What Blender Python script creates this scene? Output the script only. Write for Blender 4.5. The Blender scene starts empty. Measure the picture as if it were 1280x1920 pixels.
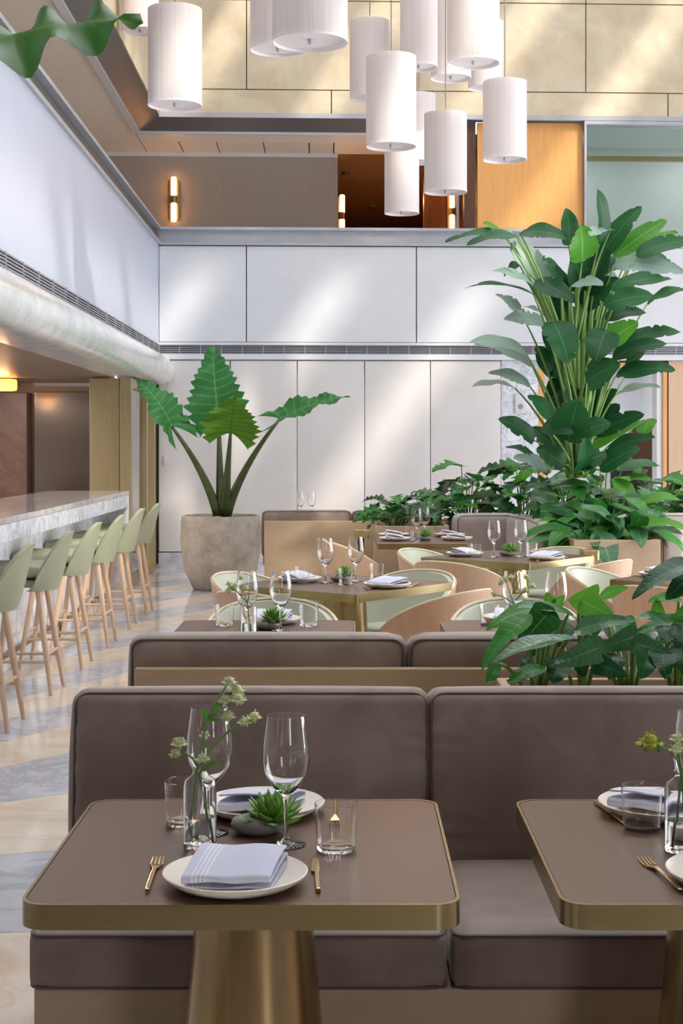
import bpy, math, random
from mathutils import Vector, Matrix
random.seed(7)
SC = bpy.context.scene
COL = SC.collection
PI = math.pi

# ------------------------------------------------------------------ camera
F = 2812.0                      # focal length in pixels of the 1280x1920 frame
VX, VY, EYE = 655.0, 830.0, 1.52
cam_d = bpy.data.cameras.new('camera'); cam = bpy.data.objects.new('camera', cam_d); COL.objects.link(cam)
cam.location = (0, 0, EYE); cam.rotation_euler = (PI/2, 0, 0)
cam_d.sensor_width = 36; cam_d.lens = F/1920*36
cam_d.shift_x = -(VX-640)/1920; cam_d.shift_y = -(960-VY)/1920
cam_d.clip_start = .05; cam_d.clip_end = 200
SC.camera = cam

# ------------------------------------------------------------------ world, sun, exposure
SC.view_settings.view_transform = 'Standard'
SC.view_settings.look = 'None'
SC.view_settings.gamma = 1
SC.view_settings.use_curve_mapping = False
SC.view_settings.exposure = 0.55
W = bpy.data.worlds.new('sky'); SC.world = W; W.use_nodes = True
bg = W.node_tree.nodes['Background']
bg.inputs[0].default_value = (.94, .965, 1, 1); bg.inputs[1].default_value = 5.0
sun_d = bpy.data.lights.new('sun', 'SUN'); sun = bpy.data.objects.new('sun', sun_d); COL.objects.link(sun)
sun_d.energy = 2.6; sun_d.angle = math.radians(2.2); sun_d.color = (1, .9, .76)
sun.rotation_euler = Vector((-.50, .62, -.72)).to_track_quat('-Z', 'Y').to_euler()
try:
    SC.cycles.use_denoising = True
    SC.cycles.max_bounces = 14; SC.cycles.transparent_max_bounces = 24
    SC.cycles.transmission_bounces = 12; SC.cycles.diffuse_bounces = 6
    SC.cycles.sample_clamp_indirect = 6
except Exception:
    pass

# ------------------------------------------------------------------ helpers: objects and tags
def tag(o, label=None, cat=None, group=None, kind=None):
    if label: o['label'] = label
    if cat: o['category'] = cat
    if group: o['group'] = group
    if kind: o['kind'] = kind
    return o
def empty(name, loc=(0, 0, 0), rz=0, label=None, cat=None, group=None, kind=None):
    o = bpy.data.objects.new(name, None); COL.objects.link(o)
    o.location = loc; o.rotation_euler = (0, 0, rz); o.empty_display_size = .05
    return tag(o, label, cat, group, kind)
def kids(o): return list(o.children)
def dup(o, loc=None, rz=None, label=None, group=None, parent=None, scale=None):
    c = o.copy(); COL.objects.link(c)
    if parent is not None: c.parent = parent
    if loc is not None: c.location = loc
    if rz is not None: c.rotation_euler = (0, 0, rz)
    if scale is not None: c.scale = (scale,)*3 if not isinstance(scale, tuple) else scale
    if label: c['label'] = label
    if group: c['group'] = group
    for ch in kids(o): dup(ch, parent=c)
    return c
class MB:
    def __init__(s): s.v = []; s.f = []; s.uv = []; s.has_uv = False
    def add(s, vs, fs, uvs=None, M=None):
        n = len(s.v)
        if M is not None: vs = [M @ Vector(p) for p in vs]
        s.v += [tuple(p) for p in vs]; s.f += [tuple(i+n for i in f) for f in fs]
        if uvs: s.has_uv = True; s.uv += list(uvs)
        else: s.uv += [(0, 0)]*len(vs)
        return s
    def build(s, name, mat, parent=None, smooth=True, loc=None, rot=None, kind=None, bevel=0, label=None, cat=None, group=None, angle=40):
        me = bpy.data.meshes.new(name); me.from_pydata(s.v, [], s.f)
        if s.has_uv:
            ul = me.uv_layers.new(name='UVMap')
            li = [0]*len(me.loops); me.loops.foreach_get('vertex_index', li)
            fl = []
            for i in li: fl += s.uv[i]
            ul.data.foreach_set('uv', fl)
        me.materials.append(mat); me.update()
        o = bpy.data.objects.new(name, me); COL.objects.link(o)
        if parent is not None: o.parent = parent
        if loc is not None: o.location = loc
        if rot is not None: o.rotation_euler = rot
        if smooth:
            me.polygons.foreach_set('use_smooth', [True]*len(me.polygons))
            try: me.set_sharp_from_angle(angle=math.radians(angle))
            except Exception: pass
        if bevel:
            b = o.modifiers.new('edge', 'BEVEL'); b.width = bevel; b.segments = 2; b.limit_method = 'ANGLE'
        return tag(o, label, cat, group, kind)
    # ---- shapes
    def hexa(s, p):   # 8 points, bottom ring then top ring (ccw)
        return s.add(p, [(3, 2, 1, 0), (4, 5, 6, 7), (0, 1, 5, 4), (1, 2, 6, 5), (2, 3, 7, 6), (3, 0, 4, 7)])
    def box(s, x0, x1, y0, y1, z0, z1, fn=None):
        p = [(x0, y0, z0), (x1, y0, z0), (x1, y1, z0), (x0, y1, z0), (x0, y0, z1), (x1, y0, z1), (x1, y1, z1), (x0, y1, z1)]
        if fn: p = [fn(*q) for q in p]
        return s.hexa(p)
    def prism(s, poly, z0, z1):
        n = len(poly)
        vs = [(x, y, z0) for x, y in poly]+[(x, y, z1) for x, y in poly]
        fs = [tuple(range(n-1, -1, -1)), tuple(range(n, 2*n))]+[(i, (i+1) % n, (i+1) % n+n, i+n) for i in range(n)]
        return s.add(vs, fs)
    def lathe(s, prof, n=32, c=(0, 0, 0), sx=1, sy=1, closed=False, phase=0):
        vs = []; fs = []; m = len(prof)
        for r, z in prof:
            for i in range(n):
                a = 2*PI*i/n+phase
                vs.append((c[0]+r*sx*math.cos(a), c[1]+r*sy*math.sin(a), c[2]+z))
        for j in range(m-1 if not closed else m):
            k = (j+1) % m
            for i in range(n):
                i2 = (i+1) % n
                fs.append((j*n+i, j*n+i2, k*n+i2, k*n+i))
        if not closed:
            if prof[0][0] > 1e-6: fs.append(tuple(range(n-1, -1, -1)))
            if prof[-1][0] > 1e-6: fs.append(tuple((m-1)*n+i for i in range(n)))
        return s.add(vs, fs)
    def tube(s, pts, r, n=8, closed=False, cap=True):
        pts = [Vector(p) for p in pts]; m = len(pts)
        rs = r if isinstance(r, (list, tuple)) else [r]*m
        vs = []; fs = []; ref = None
        for i, p in enumerate(pts):
            if closed: t = pts[(i+1) % m]-pts[i-1]
            else: t = pts[min(i+1, m-1)]-pts[max(i-1, 0)]
            if t.length < 1e-9: t = Vector((0, 0, 1))
            t.normalize()
            if ref is None:
                ref = Vector((0, 0, 1)) if abs(t.z) < .9 else Vector((1, 0, 0))
            a = ref-t*ref.dot(t)
            if a.length < 1e-6: a = t.orthogonal()
            a.normalize(); ref = a; b = t.cross(a)
            for k in range(n):
                q = 2*PI*k/n
                vs.append(p+(a*math.cos(q)+b*math.sin(q))*rs[i])
        for i in range(m if closed else m-1):
            j = (i+1) % m
            for k in range(n):
                k2 = (k+1) % n
                fs.append((i*n+k, i*n+k2, j*n+k2, j*n+k))
        if cap and not closed:
            fs.append(tuple(range(n-1, -1, -1))); fs.append(tuple((m-1)*n+k for k in range(n)))
        return s.add(vs, fs)
    def cushion(s, w, d, h, r=.03, puff=(0, 0, 0), n=10, c=(0, 0, 0), rz=0, ripple=0):
        # rounded upholstered block, swollen by puff along each axis
        R = Matrix.Rotation(rz, 3, 'Z'); hx, hy, hz = w/2, d/2, h/2
        idx = {}; vs = []; fs = []
        def g(i): return -1+2*i/n
        def P(a, b, cc):
            key = (round(a, 5), round(b, 5), round(cc, 5))
            if key in idx: return idx[key]
            def e(t): return math.copysign(abs(t)**.8, t)
            q = Vector((a*hx, b*hy, cc*hz))
            q = Vector((e(a)*hx, e(b)*hy, e(cc)*hz))
            inn = Vector((max(-hx+r, min(hx-r, q.x)), max(-hy+r, min(hy-r, q.y)), max(-hz+r, min(hz-r, q.z))))
            dv = q-inn
            if dv.length > 1e-9: q = inn+dv.normalized()*r
            fx, fy, fz = (1-a*a), (1-b*b), (1-cc*cc)
            q.x += math.copysign(puff[0]*fy*fz, a) if abs(a) > .999 else 0
            q.y += math.copysign(puff[1]*fx**.5*fz, b) if abs(b) > .999 else 0
            q.z += math.copysign(puff[2]*fx**.5*fy, cc) if abs(cc) > .999 else 0
            if ripple and abs(b) > .99:
                ed = hx-abs(q.x); q.y += math.copysign(ripple, b)*math.sin(q.z*95+2.2*math.sin(q.z*31+a*3))*math.exp(-ed/.045)*min(1, ed/.012)*fz**.3
            q = R @ q
            idx[key] = len(vs); vs.append((q.x+c[0], q.y+c[1], q.z+c[2])); return idx[key]
        for i in range(n):
            for j in range(n):
                a0, a1, b0, b1 = g(i), g(i+1), g(j), g(j+1)
                fs.append((P(a0, b0, 1), P(a1, b0, 1), P(a1, b1, 1), P(a0, b1, 1)))
                fs.append((P(a0, b1, -1), P(a1, b1, -1), P(a1, b0, -1), P(a0, b0, -1)))
                fs.append((P(a0, -1, b0), P(a1, -1, b0), P(a1, -1, b1), P(a0, -1, b1)))
                fs.append((P(a0, 1, b1), P(a1, 1, b1), P(a1, 1, b0), P(a0, 1, b0)))
                fs.append((P(1, a0, b0), P(1, a1, b0), P(1, a1, b1), P(1, a0, b1)))
                fs.append((P(-1, a0, b1), P(-1, a1, b1), P(-1, a1, b0), P(-1, a0, b0)))
        return s.add(vs, fs)
def rrect(w, h, r, n=5):
    out = []
    for cx, cy, a0 in ((w/2-r, h/2-r, 0), (-w/2+r, h/2-r, PI/2), (-w/2+r, -h/2+r, PI), (w/2-r, -h/2+r, 3*PI/2)):
        for i in range(n+1):
            a = a0+PI/2*i/n
            out.append((cx+r*math.cos(a), cy+r*math.sin(a)))
    return out

# ------------------------------------------------------------------ helpers: materials
def lin(h):
    h = h.lstrip('#'); c = [int(h[i:i+2], 16)/255 for i in (0, 2, 4)]
    return tuple(x/12.92 if x <= .04045 else ((x+.055)/1.055)**2.4 for x in c)+(1,)
class NT:
    def __init__(s, name):
        s.m = bpy.data.materials.new(name); s.m.use_nodes = True
        s.t = s.m.node_tree; s.n = s.t.nodes; s.l = s.t.links
        s.b = s.n['Principled BSDF']; s.out = s.n['Material Output']
    def node(s, typ, **kw):
        x = s.n.new(typ)
        for k, v in kw.items():
            if hasattr(x, k): setattr(x, k, v)
            else: x.inputs[k.replace('_', ' ')].default_value = v
        return x
    def link(s, a, b): s.l.new(a, b)
    def coord(s, scale=(1, 1, 1), kind='Object', rot=(0, 0, 0)):
        tc = s.node('ShaderNodeTexCoord'); mp = s.node('ShaderNodeMapping')
        mp.inputs['Scale'].default_value = scale; mp.inputs['Rotation'].default_value = rot
        s.link(tc.outputs[kind], mp.inputs['Vector']); return mp.outputs[0]
    def noise(s, vec, scale=5, detail=4, rough=.55, dist=0):
        x = s.node('ShaderNodeTexNoise'); x.inputs['Scale'].default_value = scale
        x.inputs['Detail'].default_value = detail; x.inputs['Roughness'].default_value = rough
        x.inputs['Distortion'].default_value = dist
        if vec is not None: s.link(vec, x.inputs['Vector'])
        return x.outputs[0]
    def ramp(s, fac, stops):
        r = s.node('ShaderNodeValToRGB'); e = r.color_ramp.elements
        while len(e) < len(stops): e.new(.5)
        for i, (p, c) in enumerate(stops):
            e[i].position = p; e[i].color = c if not isinstance(c, str) else lin(c)
        s.link(fac, r.inputs[0]); return r.outputs[0]
    def mix(s, fac, a, b, mode='MIX'):
        x = s.node('ShaderNodeMixRGB'); x.blend_type = mode
        if isinstance(fac, (int, float)): x.inputs[0].default_value = fac
        else: s.link(fac, x.inputs[0])
        for i, c in ((1, a), (2, b)):
            if isinstance(c, str): x.inputs[i].default_value = lin(c)
            elif isinstance(c, tuple): x.inputs[i].default_value = c
            else: s.link(c, x.inputs[i])
        return x.outputs[0]
    def math(s, op, a, b=None):
        x = s.node('ShaderNodeMath'); x.operation = op
        for i, c in ((0, a), (1, b)):
            if c is None: continue
            if isinstance(c, (int, float)): x.inputs[i].default_value = c
            else: s.link(c, x.inputs[i])
        return x.outputs[0]
    def bump(s, h, strength=.2, dist=.01):
        b = s.node('ShaderNodeBump'); b.inputs['Strength'].default_value = strength; b.inputs['Distance'].default_value = dist
        s.link(h, b.inputs['Height']); s.link(b.outputs[0], s.b.inputs['Normal'])
    def set(s, **kw):
        for k, v in kw.items():
            k = {'color': 'Base Color', 'rough': 'Roughness', 'metal': 'Metallic', 'trans': 'Transmission Weight', 'ior': 'IOR',
                 'spec': 'Specular IOR Level', 'coat': 'Coat Weight', 'sheen': 'Sheen Weight', 'emit': 'Emission Color', 'estr': 'Emission Strength'}.get(k, k)
            if isinstance(v, str): v = lin(v)
            if hasattr(v, 'is_linked') or hasattr(v, 'links'): s.link(v, s.b.inputs[k])
            else: s.b.inputs[k].default_value = v
        return s
def plain(name, c, rough=.5, metal=0, var=.08, scale=6, bump=0, bscale=60, stretch=(1, 1, 1), **kw):
    t = NT(name); co = t.coord(stretch)
    n = t.noise(co, scale, 5)
    base = lin(c); dk = tuple(x*(1-var) for x in base[:3])+(1,); lt = tuple(min(1, x*(1+var)) for x in base[:3])+(1,)
    t.set(color=t.ramp(n, [(.3, dk), (.7, lt)]), rough=rough, metal=metal, **kw)
    if bump: t.bump(t.noise(co, bscale, 3), bump, .004)
    return t.m
def marble(name, base, light, vein, scale=1.6, rough=.14, rot=.6, vs=.5):
    t = NT(name); co = t.coord((1, 1, 1), rot=(0, 0, rot))
    cl = t.noise(co, scale, 8, .62, 1.2)
    c = t.ramp(cl, [(.32, base), (.68, light)])
    v = t.noise(co, scale*.8, 9, .6, 2.5)
    vm = t.ramp(t.math('ABSOLUTE', t.math('SUBTRACT', v, .5)), [(0, (1, 1, 1, 1)), (.05, (0, 0, 0, 1))])
    c = t.mix(t.math('MULTIPLY', vm, vs), c, vein)
    t.set(color=c, rough=rough); return t.m
def velvet(name, c, c2):
    t = NT(name); co = t.coord()
    n = t.noise(co, 5, 4, .5, .6)
    lw = t.node('ShaderNodeLayerWeight'); lw.inputs[0].default_value = .35
    col = t.ramp(n, [(.35, c), (.72, c2)])
    t.set(color=col, rough=.62, sheen=.35)
    t.b.inputs['Sheen Roughness'].default_value = .4
    t.bump(t.noise(co, 6, 3, .5, .8), .25, .012); return t.m
def glass(name, tint=(1, 1, 1, 1), refl=1.0):
    # thin clear glass: see-through with fresnel reflections
    t = NT(name); lw = t.node('ShaderNodeLayerWeight'); lw.inputs[0].default_value = .5
    tr = t.node('ShaderNodeBsdfTransparent'); tr.inputs[0].default_value = tint
    gl = t.node('ShaderNodeBsdfGlossy'); gl.inputs['Roughness'].default_value = .02
    mx = t.node('ShaderNodeMixShader')
    fc = t.math('ADD', t.math('MULTIPLY', t.math('POWER', lw.outputs['Facing'], 4.0), .8*refl), .055*refl)
    t.link(fc, mx.inputs[0]); t.link(tr.outputs[0], mx.inputs[1]); t.link(gl.outputs[0], mx.inputs[2])
    t.link(mx.outputs[0], t.out.inputs[0]); return t.m
def leafmat(name, dark, light, rib, rough=.32, veins=9, trans=.25, ribw=.03, vs=.12):
    t = NT(name); tc = t.node('ShaderNodeTexCoord'); sp = t.node('ShaderNodeSeparateXYZ'); t.link(tc.outputs['UV'], sp.inputs[0])
    au = t.math('ABSOLUTE', t.math('SUBTRACT', sp.outputs[0], .5))
    ribm = t.ramp(au, [(0, (1, 1, 1, 1)), (ribw, (0, 0, 0, 1))])
    ph = t.math('SUBTRACT', t.math('MULTIPLY', sp.outputs[1], veins*2*PI), t.math('MULTIPLY', au, 9))
    vein = t.math('POWER', t.math('ADD', t.math('MULTIPLY', t.math('SINE', ph), .5), .5), 10.0)
    oi = t.node('ShaderNodeObjectInfo')
    n = t.noise(tc.outputs['Object'], 9, 3)
    c = t.mix(oi.outputs['Random'], dark, light)
    c = t.mix(t.math('MULTIPLY', n, .35), c, light)
    c = t.mix(t.math('MULTIPLY', vein, vs), c, rib)
    c = t.mix(t.math('MULTIPLY', ribm, .8), c, rib)
    t.set(color=c, rough=rough, spec=.32)
    t.bump(vein, .15, .003)
    ts = t.node('ShaderNodeBsdfTranslucent'); t.link(t.mix(.5, c, light), ts.inputs[0])
    mx = t.node('ShaderNodeMixShader'); mx.inputs[0].default_value = trans
    t.link(t.b.outputs[0], mx.inputs[1]); t.link(ts.outputs[0], mx.inputs[2]); t.link(mx.outputs[0], t.out.inputs[0])
    return t.m
def emit(name, c, s):
    t = NT(name); t.set(color=c, emit=c, estr=s); return t.m

M = {}
M['white'] = plain('white_lacquer', '#c9ccd2', .35, var=.02)
M['white_wall'] = plain('white_leather_panel', '#cdcac9', .5, var=.03, scale=3, bump=.06)
M['left_wall'] = plain('satin_white_glass', '#b8bfd0', .42, var=.02, stretch=(1, 1, .3))
M['plaster'] = None
t = NT('beige_plaster'); co = t.coord((1, 1, 1)); n = t.noise(co, 2.2, 9, .65, .4); n2 = t.noise(co, 1.1, 7, .7, 1.5)
c = t.ramp(n, [(.3, '#b3a389'), (.55, '#c6b89f'), (.78, '#d6cab4')])
c = t.mix(t.ramp(n2, [(.6, (0, 0, 0, 1)), (.72, (.5, .5, .5, 1))]), c, '#ddd2be')
t.set(color=c, rough=.65); t.bump(n, .1, .01); M['plaster'] = t.m
M['steel'] = plain('grey_steel', '#a9acb4', .38, .25, var=.06)
M['dark_steel'] = plain('dark_glossy_metal', '#626064', .38, .4, var=.05)
M['dark'] = plain('near_black', '#1a1715', .6)  # near-black finish of the stand posts
M['joint'] = plain('dark_joint', '#4a443d', .8)
M['taupe'] = plain('taupe_wallcovering', '#9a928c', .6, var=.06, scale=14, stretch=(8, 8, .2), bump=.1)
M['gallery_ceiling'] = plain('warm_grey_ceiling', '#e3dad1', .55, var=.04)
M['corridor'] = plain('dark_brown_veneer', '#50301c', .4, var=.2, stretch=(6, 6, .5))
M['orange'] = plain('honey_oak_panel', '#d39a58', .45, var=.08, scale=5, stretch=(7, 7, .5))
M['wood'] = plain('pale_oak_veneer', '#c8a78a', .45, var=.06, scale=7, stretch=(5, 5, .35))
M['leg_wood'] = plain('beech_leg', '#d6b79a', .4, var=.08, scale=8, stretch=(8, 8, .6))
M['booth_wood'] = plain('sand_lacquered_wood', '#b8a184', .38, var=.05, scale=6, stretch=(.6, 5, 5))
M['planter_wood'] = plain('tan_planter_panel', '#bda287', .4, var=.05, scale=6, stretch=(.8, 5, 5))
M['bronze'] = plain('brushed_bronze', '#a8946a', .34, .75, var=.08, scale=9, stretch=(9, 9, .3))
M['bronze_panel'] = plain('bronze_panel', '#ab9c77', .36, .45, var=.06, scale=5, stretch=(7, 7, .3))
M['brass'] = plain('satin_brass_band', '#94845e', .27, .9, var=.06, scale=12, stretch=(.5, .5, 10))
M['pedestal'] = plain('bronze_pedestal', '#a08762', .24, .95, var=.08, scale=10, stretch=(7, 7, .2))
M['gold'] = plain('polished_gold', '#d8b98a', .16, 1.0, var=.04)
M['table_top'] = plain('umber_laminate', '#63483a', .36, var=.05, scale=90, bump=.02)
M['fabric'] = velvet('taupe_velvet', '#7c695e', '#97857a')
M['fabric_light'] = velvet('mauve_grey_velvet', '#a5978f', '#b9aba6')
M['piping'] = plain('taupe_piping', '#54463f', .6, sheen=.2)
M['sage'] = plain('sage_leather', '#a0a38a', .42, var=.04, bump=.05, bscale=200)
M['sage_seam'] = plain('sage_seam', '#949a79', .5)
M['mint'] = plain('pale_sage_upholstery', '#c5c8b6', .5, var=.04, bump=.05, bscale=150)
M['rim'] = plain('cream_edge', '#ddd3b8', .45)
M['lamp'] = None
t = NT('white_pleated_shade'); co = t.coord((1, 1, 1)); sp = t.node('ShaderNodeTexCoord')
t.set(color='#f3eeee', rough=.7)
w = t.node('ShaderNodeTexNoise'); mp = t.coord((90, 90, .4)); t.link(mp, w.inputs['Vector']); w.inputs['Scale'].default_value = 1.0
t.set(color=t.ramp(w.outputs[0], [(.3, '#ece4e4'), (.7, '#f8f5f4')])); t.bump(w.outputs[0], .25, .01)
ts = t.node('ShaderNodeBsdfTranslucent'); ts.inputs[0].default_value = (.95, .9, .88, 1)
mx = t.node('ShaderNodeMixShader'); mx.inputs[0].default_value = .35
t.link(t.b.outputs[0], mx.inputs[1]); t.link(ts.outputs[0], mx.inputs[2]); t.link(mx.outputs[0], t.out.inputs[0]); M['lamp'] = t.m
M['diffuser'] = plain('shade_diffuser', '#e9e2e4', .6, var=.03)
M['cord'] = plain('grey_cord', '#8b857c', .6)
M['ceramic'] = plain('cream_stoneware', '#f3e9da', .32, var=.03)
t = NT('pale_blue_linen'); tc = t.node('ShaderNodeTexCoord'); sp = t.node('ShaderNodeSeparateXYZ'); t.link(tc.outputs['UV'], sp.inputs[0])
st = None
for p in (.12, .17, .22, .27):
    a = t.math('LESS_THAN', t.math('ABSOLUTE', t.math('SUBTRACT', sp.outputs[0], p)), .007)
    st = a if st is None else t.math('MAXIMUM', st, a)
t.set(color=t.mix(t.math('MULTIPLY', st, .85), '#cfd0e2', '#f4f4f8'), rough=.85)
t.bump(t.noise(tc.outputs['Object'], 400, 2), .1, .002); M['napkin'] = t.m
M['napkin_white'] = plain('white_linen', '#eeeef4', .85, var=.02)
M['glass'] = NT('clear_glass').set(color=(1, 1, 1, 1), rough=0.0, trans=1.0, ior=1.42).m
M['glass_thick'] = NT('solid_glass').set(color=(1, 1, 1, 1), rough=0.0, trans=1.0, ior=1.3).m
M['water'] = NT('water').set(color=(.98, 1, .98, 1), rough=0.0, trans=1.0, ior=1.33).m
M['window_glass'] = glass('green_tinted_glass', (.88, .93, .92, 1), 2.2)
M['door_glass'] = glass('smoked_glass', (.55, .54, .58, 1), 1.6)
t = NT('rough_stone_pot'); co = t.coord(); n = t.noise(co, 5, 8, .7); n2 = t.noise(co, 45, 4)
c = t.ramp(n, [(.28, '#958b7f'), (.5, '#b3a99c'), (.75, '#cbc2b6')])
c = t.mix(t.ramp(n2, [(.55, (0, 0, 0, 1)), (.7, (.45, .45, .45, 1))]), c, '#857a6c')
t.set(color=c, rough=.8); t.bump(n2, .3, .01); M['stone'] = t.m
M['soil'] = plain('dark_soil', '#3d2f24', .95, var=.4, scale=40, bump=.6)
M['pebble'] = plain('grey_pebble_bowl', '#827e75', .4, var=.1, scale=12)
M['marble_grey'] = marble('grey_marble', '#aeb0ba', '#cfcfd8', '#8d909b', 1.3, .10)
M['marble_beige'] = marble('beige_marble', '#d6c4b2', '#e8dccf', '#c3a287', 1.1, .10, vs=.35)
M['marble_bar'] = marble('bar_marble', '#c0c4d0', '#e6e8ef', '#9aa0b0', 3.0, .2, vs=.6)
M['marble_top'] = marble('bar_top_marble', '#aba3a3', '#cbc5c5', '#8f8787', 1.2, .1)
t = NT('crystalline_bar_front'); co = t.coord((1, 1, .55)); n = t.noise(co, 7, 9, .72, 1.6); n2 = t.noise(co, 1.4, 4)
c = t.ramp(n, [(.3, '#b4bacb'), (.46, '#e2e5ef'), (.65, '#ffffff')]); c = t.mix(t.ramp(n2, [(.55, (0, 0, 0, 1)), (.75, (.6, .6, .6, 1))]), c, '#cfe0ec')
t.set(color=c, rough=.25); M['marble_front'] = t.m
M['bullnose'] = marble('pale_bullnose_marble', '#cfd2d3', '#e6e7e8', '#b7c2bb', 1.5, .16)
M['brown_stone'] = marble('brown_stone', '#7a5b4c', '#93705e', '#5f4438', 1.2, .3)
M['soffit'] = plain('bronze_soffit', '#94826f', .36, .3, var=.08)
M['mirror_taupe'] = plain('smoked_mirror', '#6f6158', .16, .35, var=.05, scale=1.5)
M['amber'] = emit('amber_tube', '#ffb060', 7)
M['amber_soft'] = emit('amber_lantern', '#ff9a3c', 3.5)
M['white_room'] = plain('office_white', '#e8eaee', .6, var=.02)
M['aqua'] = plain('aqua_wall', '#d2d8d6', .6, var=.04, stretch=(10, 10, .2))
M['black'] = plain('charcoal_plastic', '#2f3036', .45)
M['grille'] = plain('grey_slats', '#8e8d94', .4, .3)
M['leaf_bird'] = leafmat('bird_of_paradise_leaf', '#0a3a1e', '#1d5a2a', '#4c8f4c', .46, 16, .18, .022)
M['leaf_bird_pale'] = leafmat('bird_of_paradise_leaf_sheen', '#6f8f83', '#93ab9d', '#b9c8b8', .4, 16, .15, .022)  # grey-green colour stands in for the sheen on shiny leaves
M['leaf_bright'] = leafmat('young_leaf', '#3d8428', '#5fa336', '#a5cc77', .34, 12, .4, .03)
M['stalk'] = plain('leaf_stalk', '#6f9348', .4, var=.15)
M['stalk_dark'] = plain('dark_petiole', '#3f4a20', .4, var=.25, scale=4, stretch=(1, 1, 3))
M['leaf_fg'] = leafmat('foreground_leaf', '#2f6a1e', '#3f7d28', '#6ea04a', .4, 9, .3, .03)
M['leaf_phil'] = leafmat('philodendron_leaf', '#174a1c', '#398634', '#74b258', .28, 8, .22, .03)
M['leaf_phil_dark'] = leafmat('philodendron_leaf_dark', '#0f3a1e', '#235c2f', '#4d8a52', .28, 8, .15, .03)
M['leaf_phil_glossy'] = leafmat('philodendron_leaf_glossy', '#2d5c3a', '#4c7d50', '#86a986', .2, 8, .15, .03)
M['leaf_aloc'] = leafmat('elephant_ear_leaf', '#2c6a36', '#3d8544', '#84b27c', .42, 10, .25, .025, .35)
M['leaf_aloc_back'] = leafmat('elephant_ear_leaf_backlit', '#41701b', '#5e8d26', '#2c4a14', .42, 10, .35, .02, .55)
M['succulent'] = leafmat('succulent_leaf', '#5f9036', '#8fb85a', '#b0cc84', .42, 1, .1, .02)
M['bloom'] = plain('cream_green_bloom', '#d3d9a8', .8, var=.2, scale=90, bump=.6, bscale=300)
M['bloom_y'] = plain('chartreuse_bloom', '#a9ae3c', .8, var=.3, scale=90, bump=.6, bscale=300)

# ------------------------------------------------------------------ coordinates
def at(px, py, y): s = y/F; return Vector(((px-VX)*s, y, EYE+(VY-py)*s))          # a point at depth y
def on(px, py, z=.75): s = (EYE-z)/(py-VY); return Vector(((px-VX)*s, s*F, z))      # a point at height z
KU, KV = .04, .0178
def B(u, v, z): return (-2.31+u+KV*v, 18.2+KU*u-v, z)                                # building frame: u along the back wall, v towards the room
def U(px):
    k = (px-VX)/F; X = k*(18.2+KU*2.31)/(1-KU*k); return X+2.31
def ZB(py): return EYE+(VY-py)*.006472                                              # height on the back wall, measured at its left corner

def struct(name, mb, mat, parent=None, **kw):
    kw.setdefault('smooth', False)
    return mb.build(name, mat, parent, kind=None if parent else 'structure', **kw)
def bb(u0, u1, v0, v1, z0, z1): return MB().box(u0, u1, -v1, -v0, z0, z1, lambda a, b, c: B(a, -b, c))
def bbs(*boxes):
    m = MB()
    for (u0, u1, v0, v1, z0, z1) in boxes: m.box(u0, u1, -v1, -v0, z0, z1, lambda a, b, c: B(a, -b, c))
    return m

# ------------------------------------------------------------------ floor
floor = struct('floor', MB().box(-7, 8, -4, 27, -.3, -.02), M['joint'])
def clip(poly, a, b, c):       # keep a*x+b*y<=c
    out = []
    for i in range(len(poly)):
        p, q = poly[i], poly[(i+1) % len(poly)]
        dp, dq = a*p[0]+b*p[1]-c, a*q[0]+b*q[1]-c
        if dp <= 0: out.append(p)
        if dp*dq < 0:
            k = dp/(dp-dq); out.append((p[0]+(q[0]-p[0])*k, p[1]+(q[1]-p[1])*k))
    return out
lines = [(-4.2, 0), (-3.2, 0), (-2.2, 0), (-1.2, 0), (-.2, 0), (.8, 0), (1.8, 0), (2.75, 0), (3.7, .03), (4.62, .10), (5.49, .34), (6.38, .68), (7.32, 1.3), (8.25, 1.75), (9.15, 1.9)]
y = 9.15
for i in range(26):
    y += .86; lines.append((y, 1.9))
for i in range(len(lines)-1):
    (y0, s0), (y1, s1) = lines[i], lines[i+1]
    poly = [(-6.9, -3.9), (7.9, -3.9), (7.9, 26), (-6.9, 26)] if False else [(-2.5, -3.9), (7.9, -3.9), (7.9, 26), (-2.5, 26)]
    g = .002
    poly = clip(poly, s0, -1, -(y0+g-s0*-1.4)) if False else clip(poly, s0, -1, -(y0+g)+s0*-1.4)
    if len(poly) > 2: poly = clip(poly, -s1, 1, (y1-g)+s1*1.4)
    if len(poly) > 2:
        struct('marble_slab', MB().prism(poly, -.02, 0), M['marble_beige'] if i % 2 == 0 else M['marble_grey'], floor)
struct('bar_floor', MB().box(-6.9, -2.503, -3.9, 26, -.02, 0), M['marble_grey'], floor)

# ------------------------------------------------------------------ back wall
uD0, uD1 = U(1012), U(1249)
zT = ZB(675)
wall = struct('wall_back', bbs((-.3, uD0, -.25, 0, 0, 3.92), (uD1, 9, -.25, 0, 0, 3.92), (uD0, uD1, -.25, 0, 2.47, 3.92)), M['joint'])
struct('baseboard_back', bb(0, uD0, .002, .05, 0, .19), M['marble_grey'])
seams = [U(p) for p in (298, 432, 557, 683, 806, 938)]
for a, b in zip(seams[:-1], seams[1:]):
    m = MB(); n = 8
    w_, h_ = b-a-.006, zT-.2-.01
    m.cushion(w_, .06, h_, .012, (0, .006, 0), n=8, c=((a+b)/2, 0, .2+h_/2))
    m.v = [B(x, -y_+.03, z) for x, y_, z in m.v]
    m.v = [p for p in m.v]
    m.build('wall_panel', M['white_wall'], wall)
struct('panel_backing', bb(0, uD0-.02, .0, .006, .2, zT), M['white_wall'], wall)
struct('marble_cladding', bb(U(939), uD0-.02, .0, .03, .2, zT), M['marble_bar'], wall)
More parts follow.
